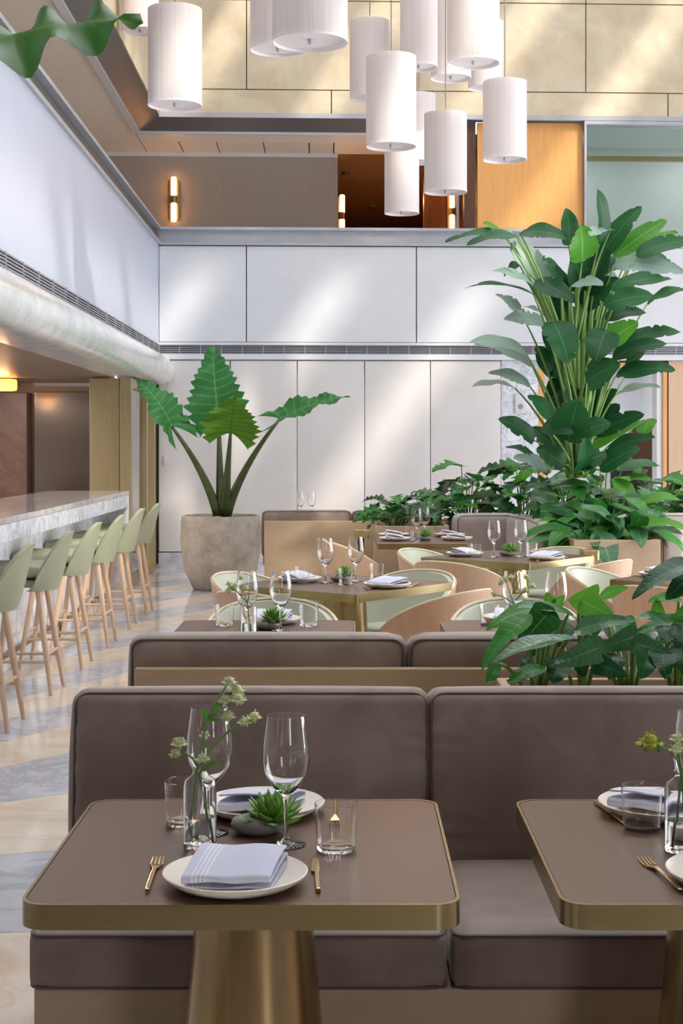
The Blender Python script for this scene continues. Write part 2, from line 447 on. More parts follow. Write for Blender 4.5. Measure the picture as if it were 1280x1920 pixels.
struct('cream_cladding', bb(uD1+.02, 9, .0, .03, .0, zT), M['wood'], wall, label='cream timber cladding right of the doorway')
for k, (z0, z1, dv) in enumerate(((zT+.004, ZB(664), .07), (ZB(647), ZB(642), .05))):
    struct('trim_%d' % (k+1), bb(0, 9, .0, dv, z0, z1), M['white'])
zg0, zg1 = ZB(664), ZB(647)
def grille(name, along, n_div, label, origin='back', length=9):
    g = empty(name, B(0, 0, 0), 0, label, 'vent')
    def bx(a0, a1, d0, d1, z0, z1):
        return bb(a0, a1, d0, d1, z0, z1) if origin == 'back' else bbs((d0, d1, a0, a1, z0, z1))
    def put(nm, mb, mat):
        o = mb.build(nm, mat, None, smooth=False); o.parent = g; o.matrix_parent_inverse = Matrix.Translation(-Vector(B(0, 0, 0)))
    put('backing', bx(0, length, .002, .008, zg0, zg1), M['black'])
    for i in range(5):
        z = zg0+(zg1-zg0)*(i+.5)/5
        put('slat', bx(0, length, .01, .028, z-.006, z+.006), M['grille'])
    for i in range(n_div):
        p = .25+i*(length-.3)/n_div
        put('divider', bx(p-.004, p+.004, .008, .032, zg0, zg1), M['steel'])
    return g
grille('linear_vent', 'u', 34, 'long grey linear vent grille across the white rear wall', 'back', 8.9)
up = [U(p) for p in (298, 462, 780, 1098)]+[U(1098)+2.07, U(1098)+4.1]
for a, b in zip(up[:-1], up[1:]):
    struct('wall_panel', bb(a+.006, b-.006, .0, .035, ZB(641), 3.905), M['white'], wall, bevel=.004)
# edge of the upper floor: a steel channel
uG = U(1096)
ch = bbs((0, uG, -.1, .0, 3.95, 4.10), (0, uG, -.1, .06, 4.10, 4.135), (0, uG, -.1, .06, 3.915, 3.95))
struct('trim_3', ch, M['steel'])
# ------------------------------------------------------------------ upper level at the back
z_c = 5.345
zB0 = ZB(214)
low = [U(p) for p in (298, 621, 1252)]+[9]
upw = struct('wall_back_upper', bb(-.3, 9, -.4, -.03, zB0+.02, 11), M['joint'])
for a, b in zip(low[:-1], low[1:]):
    struct('plaster_panel', bb(a+.006, b-.006, -.03, 0, zB0+.02, ZB(166)-.006), M['plaster'], upw, bevel=.003)
hi = [U(p) for p in (298, 462, 780, 1098)]+[U(1098)+2.07, 9]
for zz0, zz1 in ((ZB(166)+.006, 6.9), (6.912, 8.9), (8.912, 11)):
    for a, b in zip(hi[:-1], hi[1:]):
        struct('plaster_panel', bb(a+.006, b-.006, -.03, 0, zz0, zz1), M['plaster'], upw, bevel=.003)
struct('trim_4', bb(0, 9, -.06, .02, zB0-.035, zB0+.02), M['steel'])
# dark soffit ring: sloping band that runs along the rear and left edges of the void
u895 = U(893)
m = MB()
zb, ze = zB0-.035, z_c+.01
m.add([B(0, 0, zb), B(u895, 0, zb), B(u895, -.26, ze), B(-.26, -.26, ze), B(-.26, 20, ze), B(0, 20, zb)], [(0, 1, 2, 3), (0, 3, 4, 5)])
struct('trim_5', m, M['dark_steel'])
struct('trim_6', bbs((-.30, u895, -.34, -.26, ze-.03, ze+.06), (-.34, -.26, -.26, 20, ze-.03, ze+.06)), M['white'])
uC = U(631)*1.085
ceil = struct('ceiling_gallery', bbs((-6, u895, -1.7, -.34, z_c+.06, z_c+.3), (-6, -.34, -.34, 20, z_c+.06, z_c+.3)), M['joint'])
def cpanel(u0, u1, v0, v1): struct('ceiling_panel', bb(u0+.008, u1-.008, v0+.008, v1-.008, z_c+.02, z_c+.06), M['gallery_ceiling'], ceil)
cu = [-.34]+[U(p)*1.03-.07 for p in (330, 402, 492, 580, 628)]+[u895]
cpanel(-6, -.95, -.95, 2); cpanel(-.95, -.34, -.95, 20)
cpanel(-6, -2.2, 2, 20)
for v in (2, 5, 8, 11, 14, 17): cpanel(-2.2, -.95, v, v+3)
cpanel(-.34, u895, -.95, -.34)
cpanel(-6, -.34, -1.7, -.95)
for a, b in zip(cu[:-1], cu[1:]): cpanel(a, b, -1.7, -.95)
uT = U(631)+.03
struct('wall_gallery', bb(-6, uT, -1.9, -1.7, 3.9, z_c+.3), M['taupe'])
struct('trim_7', bb(-6, uT, -1.7, -1.66, z_c-.03, z_c+.02), M['white'])
struct('floor_upper', bbs((-6, u895+.3, -9, -.1, 3.8, 3.9), (-6, -.25, -.1, 20, 3.8, 3.9)), M['marble_beige'])
struct('wall_gallery_left', bb(-6.2, -6, -2, 20, 3.9, z_c+.3), M['taupe'])
# corridor going back
uK = U(893)
cor = struct('wall_corridor', bbs((uT-.1, uT, -9, -1.9, 3.9, z_c+.1), (uK-.42, uK+.2, -3.5, -3.3, 3.9, z_c+.1), (uK+.2, uK+.3, -9, -.3, 3.9, z_c+.1), (uT, uK+.3, -9.2, -9, 3.9, z_c+.1)), M['corridor'])
cc = struct('ceiling_corridor', bb(uT, uK+.3, -9, -1.7, z_c+.1, z_c+.3), M['joint'])
for i in range(2):
    for j in range(3):
        a = uT+(uK-uT+.3)/2*i; v = -9+2.43*j
        struct('ceiling_panel', bb(a+.01, a+(uK-uT+.3)/2-.01, v+.01, v+2.42, z_c+.05, z_c+.1), M['corridor'], cc)
struct('trim_8', bb(uK-.14, uK+.0, -.3, -.1, 4.135, zB0-.04), M['corridor'])
struct('trim_9', bbs((uK-.22, uK-.19, -.3, -.27, 4.135, 5.1)), M['steel'])
def fill_spot(p, e, col, size=.3, name='area_light'):
    l_ = bpy.data.lights.new(name, 'AREA'); l_.energy = e; l_.color = col; l_.shape = 'DISK'; l_.size = size
    o_ = bpy.data.objects.new(name, l_); COL.objects.link(o_); o_.location = p
for v_ in (-3.2, -5.6): fill_spot(B((uT+uK)/2+.1, v_, z_c+.04), 26, (1, .5, .18))  # added warm fill lights, no fixtures, to brighten the corridor
for u_ in (-1.2, 1.2): fill_spot(B(U(1099)+.9+u_*.8, -1.3, z_c+.18), 9, (1, 1, 1), .5)  # added fill lights to brighten the room behind the glazing
for px, py in ((648, 283), (697, 362), (698, 387)):
    p = at(px, py, 21.5 if py < 300 else 24.5); 
    tag(MB().lathe([(0, -.04), (.05, -.04), (.06, -.01), (.07, 0)], 16, (p.x, p.y, z_c+.05)).build('sprinkler_head', M['black']), {283: 'dark ceiling sprinkler nearest the taupe wall end', 362: 'dark sprinkler deeper in the corridor ceiling, front of two', 387: 'dark sprinkler deepest in the corridor ceiling'}[py], 'sprinkler')
# honey oak panel and glazing
struct('wall_oak', bb(U(896), U(1094), -.18, -.08, 4.135, zB0-.05), M['orange'])
win = struct('window_1', bbs((U(1095), U(1099), -.2, .02, 3.92, zB0-.04), (U(1099), 9, -.2, .02, zB0-.08, zB0-.04), (U(1099), 9, -.2, .02, 3.915, 3.95)), M['steel'])
struct('window_pane', bb(U(1099), 9, -.1, -.085, 3.95, zB0-.08), M['window_glass'], win)
struct('handrail', bb(U(1099), 9, -.2, -.13, ZB(291), ZB(282)), M['bronze'], win)
struct('wall_room_upper', bbs((uK+.35, 9, -2.2, -2.1, 3.9, z_c+.3), (uK+.35, 9, -2.1, -.2, z_c+.2, z_c+.3), (uK+.35, 9, -2.1, -.2, 3.8, 3.9)), M['aqua'])

# wall sconces
def sconce(name, p, label, h=.62, glow=6.0, facing=-1):
    r = empty(name, p, 0, label, 'wall light', 'amber tube sconces on the upper level')
    MB().cushion(.13, .03, h*.86, .012, n=4, c=(0, -.015, 0)).build('backplate', M['bronze'], r)
    MB().lathe([(0, -.05), (.045, -.05), (.045, .05), (0, .05)], 16, (0, -.06, 0)).build('knob', M['bronze'], r)
    for s in (-1, 1):
        MB().lathe([(0, 0), (.032, 0), (.036, .01), (.036, h/2-.075), (.03, h/2-.06), (0, h/2-.06)], 14, (0, -.075, .045 if s > 0 else -.045-h/2+.06)).build('tube', M['amber'], r)
    return r
p = at(325, 373, 19.78); sconce('wall_sconce', (p.x, 18.2+KU*(p.x+2.31)+1.69, p.z), 'amber tube wall light on the taupe upper wall')
p = at(637, 405, 21.0); o_ = sconce('wall_sconce', (B(uT, -2.85, 0)[0], p.y, p.z), 'amber tube wall light at the corridor mouth beside the taupe wall'); o_.rotation_euler.z = PI/2
p = at(847, 397, 21.6); sconce('wall_sconce', (p.x, B(uK-.3, -3.3, 0)[1], p.z), 'amber tube wall light deep in the corridor on its right')

# ------------------------------------------------------------------ left wall, bullnose, bar soffit
LV = 22
wl = struct('wall_left', bb(-.25, -.01, -.0, LV, 2.5, 3.915), M['joint'])
for a, b in ((0, 4.6), (4.6, 9.2), (9.2, 13.8), (13.8, LV)):
    struct('wall_panel', bb(-.01, .0, a+.002, b-.002, ZB(647), 3.915), M['left_wall'], wl)
struct('trim_10', bbs((-.10, -.03, 0, LV, 3.95, 4.10)), M['dark_steel'])
struct('trim_11', bbs((-.12, .03, 0, LV, 4.10, 4.135), (-.12, .03, 0, LV, 3.915, 3.95)), M['steel'])
grille('linear_vent', 'v', 40, 'long grey linear vent grille along the white wall above the bar', 'left', LV)
prof = [(0, zg0), (.03, zg0-.005), (.10, 2.555), (.155, 2.50), (.19, 2.43), (.198, 2.375), (.185, 2.31), (.15, 2.26), (.09, 2.228), (.03, 2.22), (-.26, 2.22), (-.26, 2.30), (-.0, 2.30)]
m = MB(); n = len(prof)
vs = [B(u, .012, z) for u, z in prof]+[B(u, LV, z) for u, z in prof]
m.add(vs, [(i, (i+1) % n, (i+1) % n+n, i+n) for i in range(n)]+[tuple(range(n-1, -1, -1)), tuple(range(n, 2*n))])
struct('trim_12', m, M['bullnose'], smooth=True, angle=50)
struct('ceiling_bar', bb(-5.5, -.26, 0, LV, 2.22, 2.4), M['soffit'])
struct('wall_left_upper', bb(-.3, 0, 0, LV, zB0, 11), M['plaster'])
struct('wall_bar', bb(-5.7, -5.5, 0, LV, 0, 2.3), M['brown_stone'])
# bronze vestibule at the end of the bar
V1 = 2.45
vest = empty('bronze_vestibule', B(0, V1, 0), 0, 'bronze framed glazed vestibule between the bar end and the rear wall', 'door frame')
def vb(nm, mb, mat):
    o = mb.build(nm, mat, None, smooth=False, bevel=.004); o.parent = vest; o.matrix_parent_inverse = Matrix.Translation(-Vector(B(0, V1, 0)))
uu = lambda px, y_: (px-VX)*y_/F+2.31-KV*(18.2-y_)
u245 = uu(245, 15.75); u225 = uu(225, 15.75); u168 = uu(168, 15.9)
vb('post', bb(u225, u245, V1-.16, V1, 0, 2.2), M['bronze_panel'])
vb('post', bb(u245-.10, u245, .04, .2, 0, 2.2), M['bronze_panel'])
vb('post', bb(u245-.10, u245, .9, 1.0, 0, 2.13), M['bronze_panel'])
vb('lintel', bb(u245-.10, u245, .2, V1-.16, 2.1, 2.2), M['bronze_panel'])
vb('pane', bb(u245-.06, u245-.045, 1.0, V1-.16, .08, 2.1), M['door_glass'])
vb('threshold', bb(u245-.12, u245+.03, .04, V1, 0, .06), M['bronze'])
vb('side_panel', bb(u168, u225-.03, V1-.4, V1-.16, 0, 2.2), M['bronze_panel'])
vb('backing', bb(u168, u245-.14, .1, .2, 0, 2.2), M['white'])
struct('wall_bar_end', bbs((-5.5, u168-.02, .1, .5, 0, 2.22)), M['soffit'])
p0, p1 = uu(45, 17.0), uu(168, 17.0)
mir = tag(bb(p0, p1+.1, .5, .56, .05, ZB(735)-.02).build('smoked_mirror', M['mirror_taupe'], smooth=False, bevel=.004), 'large smoked mirror panel behind the bar end', 'mirror')
struct('trim_13', bb(p0, p1+.1, .5, .58, ZB(728), ZB(722)), M['white'])
tag(bb(uu(-30, 16.9), uu(36, 16.9), .5, .8, 0, 2.1).build('stone_pillar', M['brown_stone'], smooth=False, bevel=.006), 'brown stone pillar behind the bar at the frame edge', 'pillar')
lt = empty('bar_lantern', at(8, 722, 16.2), 0, 'glowing amber lantern on the brown pillar behind the bar', 'wall light')
MB().cushion(.26, .12, .13, .02, n=4).build('shade', M['amber_soft'], lt)
MB().box(-.14, .14, .02, .13, -.02, .02).build('bracket', M['bronze'], lt)
ld = bpy.data.lights.new('lamp', 'POINT'); ld.energy = 4; ld.color = (1, .6, .3); ld.shadow_soft_size = .1
lo = bpy.data.objects.new('lamp', ld); COL.objects.link(lo); lo.parent = lt; lo.location = (0, -.2, -.1)
sw = tag(MB().cushion(.05, .02, .13, .006, n=3, c=(at(310, 863, 18.1).x, 18.13, 1.30)).build('wall_switch', M['white']), 'small white wall switch on the white panel beside the vestibule', 'switch')

# ------------------------------------------------------------------ atrium shell out of view, shaped to steer the light: roof beams, wall behind the camera, right wall
roof = struct('roof_beams', MB().box(-7, 9, 21, 21.4, 10.4, 11), M['steel'])
for i in range(9):
    x = -6.4+i*1.75
    struct('beam', MB().box(x-.45, x+.45, -4, 21, 10.5, 11.0), M['steel'], roof)
for i in range(7):
    yy = -3+i*3.8
    struct('cross_beam', MB().box(-7, 9, yy-.14, yy+.14, 10.7, 11.0), M['steel'], roof)
struct('ceiling_shading', MB().box(-7, 9, -4, 1.6, 10.35, 10.49).box(-1.75, 9.9, -4, .9, 4.2, 4.5), M['corridor'])  # unseen ceilings added to keep light off the front seats and floor
struct('wall_behind', MB().box(-7, 2.5, -4.3, -4, 0, 11).box(2.5, 3.9, -4.3, -4, 0, .9).box(2.5, 3.9, -4.3, -4, 4.5, 11).box(3.9, 10.3, -4.3, -4, 0, 11), M['corridor'])
struct('wall_right', bbs((10.0, 10.3, -4.3, 22.4, 4.2, 11), (10.0, 10.3, -4.3, 4.4, 0, 4.2), (10.0, 10.3, 13.6, 22.4, 0, 4.2)), M['taupe'])

# ------------------------------------------------------------------ the room through the doorway
rd = struct('door_1', bbs((uD0-.02, uD0+.05, -.3, .04, 0, 2.5), (uD1-.05, uD1+.0, -.3, .04, 0, 2.5), (uD0, uD1, -.3, .04, 2.44, 2.5)), M['orange'])
struct('door_frame', bbs((uD1-.12, uD1-.05, -.26, 0, 0, 2.44)), M['white'], rd)
struct('wall_office', bbs((uD0-1.5, uD1+1.5, -5.3, -5.2, 0, 2.9), (uD1+.8, uD1+.9, -5.2, -.3, 0, 2.9), (uD0-1.3, uD0-1.2, -5.2, -.3, 0, 2.9)), M['white_room'])
struct('ceiling_office', bb(uD0-1.5, uD1+1.5, -5.3, -.3, 2.9, 3.0), M['white_room'])
ofl = bpy.data.lights.new('area_light', 'AREA'); ofl.energy = 45; ofl.size = 2
ofo = bpy.data.objects.new('area_light', ofl); COL.objects.link(ofo); ofo.location = B(uD0+.6, -2.8, 2.85)
g2 = empty('office_vent', B(uD0+.9, -5.18, 2.22), 0, 'small grey vent seen through the doorway high on the office wall', 'vent')
MB().box(-.62, .62, -.02, 0, -.09, .09).build('frame', M['white'], g2, smooth=False)
for i in range(4): MB().box(-.58, .58, -.035, -.02, -.07+.035*i, -.05+.035*i).build('slat', M['grille'], g2, smooth=False)
pil = at(1203, 850, 22)
tag(MB().box(pil.x-.16, pil.x+.16, 21.9, 22.2, 0, 1.75).build('wood_cabinet', M['corridor'], smooth=False, bevel=.01), 'tall brown cabinet seen through the doorway', 'cabinet')
tag(MB().box(pil.x-.62, pil.x-.17, 22.5, 22.6, .1, 1.75).build('aqua_screen', M['aqua'], smooth=False, bevel=.01), 'pale aqua screen seen through the doorway beside the brown cabinet', 'screen')
oc = empty('office_chair', (at(1172, 850, 21).x, 21, 0), 0, 'black office chair seen through the doorway', 'chair')
MB().cushion(.42, .07, .58, .03, n=5, c=(0, 0, 1.0)).build('backrest', M['black'], oc)
MB().cushion(.46, .44, .08, .03, n=5, c=(0, -.22, .5)).build('seat', M['black'], oc)
MB().tube([(0, -.22, .46), (0, -.22, .1)], .03).build('post', M['black'], oc)
for i in range(5):
    a = i*2*PI/5; MB().tube([(0, -.22, .1), (.27*math.cos(a), -.22+.27*math.sin(a), .03)], [.025, .02]).build('leg', M['black'], oc)
ck = at(977, 757, 18.25); th = empty('wall_panel_control', (ck.x, 18.2+KU*(ck.x+2.31)-.031, ck.z), 0, 'white intercom box on the grey marble strip behind the tall plant', 'intercom')
MB().cushion(.14, .04, .24, .012, n=4, c=(0, -.02, 0)).build('housing', M['white'], th)
MB().lathe([(.0, 0), (.03, 0), (.03, .01), (0, .01)], 16).build('speaker', M['grille'], th, loc=(0, -.042, -.03), rot=(PI/2, 0, 0))

for v_ in (3.4, 6.5, 10): fill_spot(B(-1.9, v_, 2.21), 34, (1, .9, .8), .25)  # added fill lights under the soffit to lift the dark bar area
# ------------------------------------------------------------------ bar counter and stools
bx, by = (242-VX)*13.74/F, 13.74
bar = empty('bar_counter', (bx-.4, by-3, 0), 0, 'long white marble bar counter with a polished top beside the green stools', 'bar')
def bp(nm, mb, mat, bev=.004):
    o = mb.build(nm, mat, None, smooth=False, bevel=bev); o.parent = bar; o.matrix_parent_inverse = Matrix.Translation(-Vector((bx-.4, by-3, 0)))
bp('top_slab', MB().box(bx-.74, bx, .5, by, 1.04, 1.08), M['marble_top'])
bp('apron', MB().box(bx-.05, bx-.002, .5, by-.06, .93, 1.04), M['marble_bar'])
bp('front_panel', MB().box(bx-.30, bx-.26, .5, by-.06, 0, 1.04), M['marble_front'])
bp('end_panel', MB().box(bx-.72, bx-.002, by-.06, by-.002, 0, 1.04), M['marble_front'])
bp('inner_panel', MB().box(bx-.74, bx-.70, .5, by-.06, 0, 1.04), M['marble_bar'])
bp('foot_rail', MB().tube([(bx-.245, .5, .12), (bx-.245, by-.1, .12)], .02, 10), M['brass'], 0)
for yy in (7.2, 9.5, 11.8): bp('rail_bracket', MB().tube([(bx-.245, yy, .0), (bx-.245, yy, .12)], .015, 8), M['brass'], 0)
bk = empty('back_bar_counter', (bx-1.9, by-3, 0), 0, 'lower marble back counter behind the bar by the pillar', 'counter')
MB().box(-.35, .35, -7, 2.0, .98, 1.04).build('top_slab', M['marble_front'], bk, smooth=False, bevel=.004)
MB().box(-.3, .3, -6.95, 1.95, 0, .98).build('body', M['brown_stone'], bk, smooth=False)

def make_stool(loc):
    r = empty('bar_stool', loc)
    MB().cushion(.42, .385, .075, .03, (0, 0, .012), n=8, c=(-.06, 0, .745)).build('seat_cushion', M['sage'], r)
    MB().cushion(.32, .32, .055, .02, n=6, c=(-.03, 0, .668)).build('seat_base', M['sage'], r)
    m = MB(); nA, nZ = 20, 8
    outer = []; inner = []
    for k in range(nA+1):
        a = -1.35+2.7*k/nA
        e = 1-(abs(a)/1.35)**2.2
        top = .64+.335*max(e, .0)**.85
        for j in range(nZ+1):
            t_ = j/nZ; z = .625+(top-.625)*t_
            rx = .195+.06*t_**.8; ry = .20+.035*t_
            outer.append((rx*math.cos(a)+.02+.03*t_, ry*math.sin(a)*1.04, z)); inner.append(((rx-.028)*math.cos(a)+.02+.03*t_, (ry-.028)*math.sin(a)*1.04, z+(.004 if j == nZ else 0)))
    N = len(outer); q = nZ+1; fs = []
    for k in range(nA):
        for j in range(nZ):
            a_, b_, c_, d_ = k*q+j, (k+1)*q+j, (k+1)*q+j+1, k*q+j+1
            fs.append((a_, b_, c_, d_)); fs.append((N+a_, N+d_, N+c_, N+b_))
        a_, b_ = k*q+nZ, (k+1)*q+nZ; fs.append((a_, b_, N+b_, N+a_))
        a_, b_ = k*q, (k+1)*q; fs.append((b_, a_, N+a_, N+b_))
    for k in (0, nA):
        for j in range(nZ):
            f = (k*q+j, k*q+j+1, N+k*q+j+1, N+k*q+j); fs.append(f if k == 0 else f[::-1])
    m.add(outer+inner, fs).build('backrest', M['sage'], r, angle=60)
    rimpts = [outer[k*q+nZ] for k in range(nA+1)]
    MB().tube(rimpts, .006, 6).build('piping', M['sage_seam'], r)
    feet = {}
    for sx in (-1, 1):
        for sy in (-1, 1):
            t0, f0 = Vector((.115*sx, .125*sy, .645)), Vector((.21*sx, .195*sy, 0)); feet[sx, sy] = (t0, f0)
            MB().tube([t0, t0.lerp(f0, .5), f0], [.021, .0185, .013], 12).build('leg', M['leg_wood'], r)
    def pt(sx, sy, z): t0, f0 = feet[sx, sy]; return t0.lerp(f0, 1-z/.645)
    for sy in (-1, 1): MB().tube([pt(-1, sy, .20), pt(1, sy, .20)], .0095, 8).build('stretcher', M['leg_wood'], r)
    MB().tube([pt(1, -1, .24), pt(1, 1, .24)], .0095, 8).build('stretcher', M['leg_wood'], r)
    MB().tube([pt(-1, -1, .24), pt(-1, 1, .24)], .0095, 8).build('stretcher', M['leg_wood'], r)
    return r
ys = [8.05, 9.2, 10.24, 11.32, 12.4, 13.44]
lab = ['sage green bar stool nearest the camera, cut off by the left frame edge', 'sage green bar stool second from the camera along the marble bar',
       'sage green bar stool third from the camera along the marble bar', 'sage green bar stool fourth from the camera, third from the vestibule end',
       'sage green bar stool fifth from the camera, next to the last one', 'sage green bar stool at the far end of the bar by the bronze vestibule']
st0 = None
for y_, l_ in zip(ys, lab):
    if st0 is None: st0 = make_stool((-2.0, y_, 0)); o = st0
    else: o = dup(st0, (-2.0, y_, 0), 0)
    tag(o, l_, 'stool', 'sage bar stools along the marble bar')

# ------------------------------------------------------------------ tables
def make_table(name, w, loc, rz, label, rad=.045, r0=.105, r1=.165, d=None, th=.042):
    d = d or w
    r = empty(name, loc, rz, label, 'table')
    MB().prism(rrect(w-.012, d-.012, rad), .745-th+.01, .75).build('tabletop', M['table_top'], r, bevel=.0015)
    n = len(rrect(w, d, rad)); A = rrect(w, d, rad); Bq = rrect(w-.011, d-.011, rad)
    vs = [(x, y_, .75-th) for x, y_ in A]+[(x, y_, .7505) for x, y_ in A]+[(x, y_, .7505) for x, y_ in Bq]+[(x, y_, .75-th) for x, y_ in Bq]
    fs = [(i+k*n, (i+1) % n+k*n, (i+1) % n+((k+1) % 4)*n, i+((k+1) % 4)*n) for k in range(4) for i in range(n)]
    MB().add(vs, fs).build('edge_band', M['brass'], r, angle=50)
    MB().lathe([(r0, .745-th), (r1, .02)], 48).build('pedestal', M['pedestal'], r, angle=50)
    MB().lathe([(r1+.05, 0), (r1+.05, .015), (r1+.04, .02), (0, .02)], 48).build('base_plate', M['pedestal'], r)
    return r
TA = (-.183, 2.867); TB = (.725, 2.867)
make_table('dining_table', .74, (TA[0], TA[1], 0), 0, 'square umber table with rounded brass edge, whole in front, plate and napkin on it')
make_table('dining_table', .74, (TB[0], TB[1], 0), 0, 'square umber brass-edged table cut off by the right frame edge, yellow flower on it')
TC = (-.345, 6.13); TD = (.76, 6.13)
make_table('dining_table', .74, (TC[0], TC[1], 0), 0, 'umber table mostly hidden behind the left cushion of the second booth')
make_table('dining_table', .74, (TD[0], TD[1], 0), 0, 'umber table mostly hidden by the leafy planter behind the second booth')
RT = math.radians(52)
TE = (-.042, 8.19); TF = (1.07, 10.135); TH = (2.067, 8.5)
make_table('dining_table', .87, (TE[0], TE[1], 0), RT-PI/2, 'square table set corner-on in mid room with pale tub chairs around it', .012, .13, .17)
make_table('dining_table', .85, (TF[0], TF[1], 0), RT-PI/2, 'square table set corner-on further back, in front of the grey corner sofa', .012, .13, .17)
make_table('dining_table', .87, (TH[0], TH[1], 0), RT-PI/2, 'square table set corner-on at the right frame edge behind the leafy plants', .012, .13, .17)
TG = (.56, 12.05)
make_table('dining_table', .70, (TG[0], TG[1], 0), 0, 'long rectangular table laid for four beside the low left planter', .012, .07, .14, d=1.3)
TI = (-.35, 15.75)
make_table('dining_table', .70, (TI[0], TI[1], 0), 0, 'table hidden behind the far booth with two wine glasses showing above it', .03)

# ------------------------------------------------------------------ booths
def boxcushion(name, mat, parent, w, d, h, c, r=.03, puff=(0, 0, 0), pipe='y', rz=0, n=12, ripple=0):
    o = MB().cushion(w, d, h, r, puff, n, (0, 0, 0), ripple=ripple).build(name, mat, parent, loc=c, rot=(0, 0, rz), angle=80)
    k = .72
    if pipe == 'y':
        for s in (-1, 1):
            pts = [(x, s*(d/2-r*.30), z) for x, z in rrect(w-r*.55, h-r*.55, r*1.0, 4)]
            MB().tube(pts, .0045, 6, closed=True).build('piping', M['piping'], o)
    if pipe == 'z':
        for s in (-1, 1):
            pts = [(x, y_, s*(h/2-r*.30)) for x, y_ in rrect(w-r*.55, d-r*.55, r*1.0, 4)]
            MB().tube(pts, .0045, 6, closed=True).build('piping', M['piping'], o)
    return o
b1 = empty('banquette', (.23, 3.6, 0), 0, 'taupe velvet booth facing the camera behind the two front tables', 'sofa', 'taupe booths')
bx0 = -.69
# three seat bays of 0.905 m, the third runs out of frame
for i in range(3):
    x0 = bx0+.905*i
    boxcushion('seat_cushion', M['fabric'], b1, .897, .60, .125, (x0+.45-.23, 3.49-3.6, .413), .026, (0, .004, .008), 'z')
    boxcushion('back_cushion', M['fabric'], b1, .912, .15, .47, (x0+.46-.02-.23, 3.86-3.6, .65), .035, (.012, .014, .006), 'y', n=44, ripple=.004).rotation_euler.x = -.11
MB().box(bx0-.23+.012, bx0+2.71-.23, 3.22-3.6, 3.80-3.6, .0, .348).build('base', M['booth_wood'], b1, smooth=False, bevel=.005)
MB().box(bx0-.23+.03, bx0+2.71-.23, 3.985-3.6, 4.025-3.6, .0, .80).build('back_panel', M['booth_wood'], b1, smooth=False, bevel=.005)
def rear_booth(loc, xs, label, yp, w_panel, mat):
    r = empty('banquette', loc, 0, label, 'sofa', 'taupe booths')
    MB().box(xs[0]-loc[0]+.03, xs[-1]-loc[0], 0, .04, 0, .785).build('back_panel', M['booth_wood'], r, smooth=False, bevel=.005)
    for a, b in zip(xs[:-1], xs[1:]):
        boxcushion('back_cushion', mat, r, b-a-.008, .15, .44, ((a+b)/2-loc[0], .125, .66), .035, (.01, .012, .006), 'y')
        boxcushion('seat_cushion', mat, r, b-a-.01, .58, .125, ((a+b)/2-loc[0], .49, .413), .026, (0, .004, .008), 'z')
    MB().box(xs[0]-loc[0]+.03, xs[-1]-loc[0], .06, .72, 0, .348).build('base', M['booth_wood'], r, smooth=False, bevel=.005)
    return r
rear_booth((.2, 4.88, 0), [-.73, .19, 1.10, 2.02], 'taupe velvet booth seen from behind its sand wooden back, beyond the front booth', 4.88, 1, M['fabric'])
rear_booth((0, 14.06, 0), [-.83, .02, .87], 'taupe booth with a tall sand wooden back beside the round stone pot', 14.06, 1, M['fabric'])

# corner sofas round the planter
def corner_sofa(loc, label, segs, mat):
    r = empty('corner_sofa', loc, 0, label, 'sofa', 'grey corner sofas by the tall plant')
    for (x0, y0, x1, y1, h) in segs:
        L = math.hypot(x1-x0, y1-y0); a = math.atan2(y1-y0, x1-x0)
        boxcushion('back_cushion', mat, r, L-.01, .19, h, ((x0+x1)/2-loc[0], (y0+y1)/2-loc[1], .90-h/2), .05, (.01, .02, .008), 'y', a)
        nx, ny = math.sin(a), -math.cos(a)
        boxcushion('seat_cushion', mat, r, L-.02, .55, .13, ((x0+x1)/2+nx*.37-loc[0], (y0+y1)/2+ny*.37-loc[1], .41), .03, (0, .004, .008), 'z', a)
        m = MB().cushion(L-.02, .62, .34, .01, n=2, c=((x0+x1)/2+nx*.3-loc[0], (y0+y1)/2+ny*.3-loc[1], .17), rz=a); m.build('base', M['booth_wood'], r)
    return r
corner_sofa((1.3, 12.8, 0), 'mauve grey corner sofa left of the tall plant, behind the corner-on table', [(.90, 13.0, 1.45, 13.12, .46), (1.45, 13.0, 1.54, 12.35, .46), (1.54, 12.33, 1.54, 11.6, .46)], M['fabric_light'])
corner_sofa((2.9, 12.8, 0), 'mauve grey sofa right of the tall plant at the frame edge', [(2.49, 11.5, 2.46, 12.3, .46), (2.46, 12.3, 2.44, 12.9, .46), (2.46, 13.05, 3.6, 13.1, .46)], M['fabric_light'])

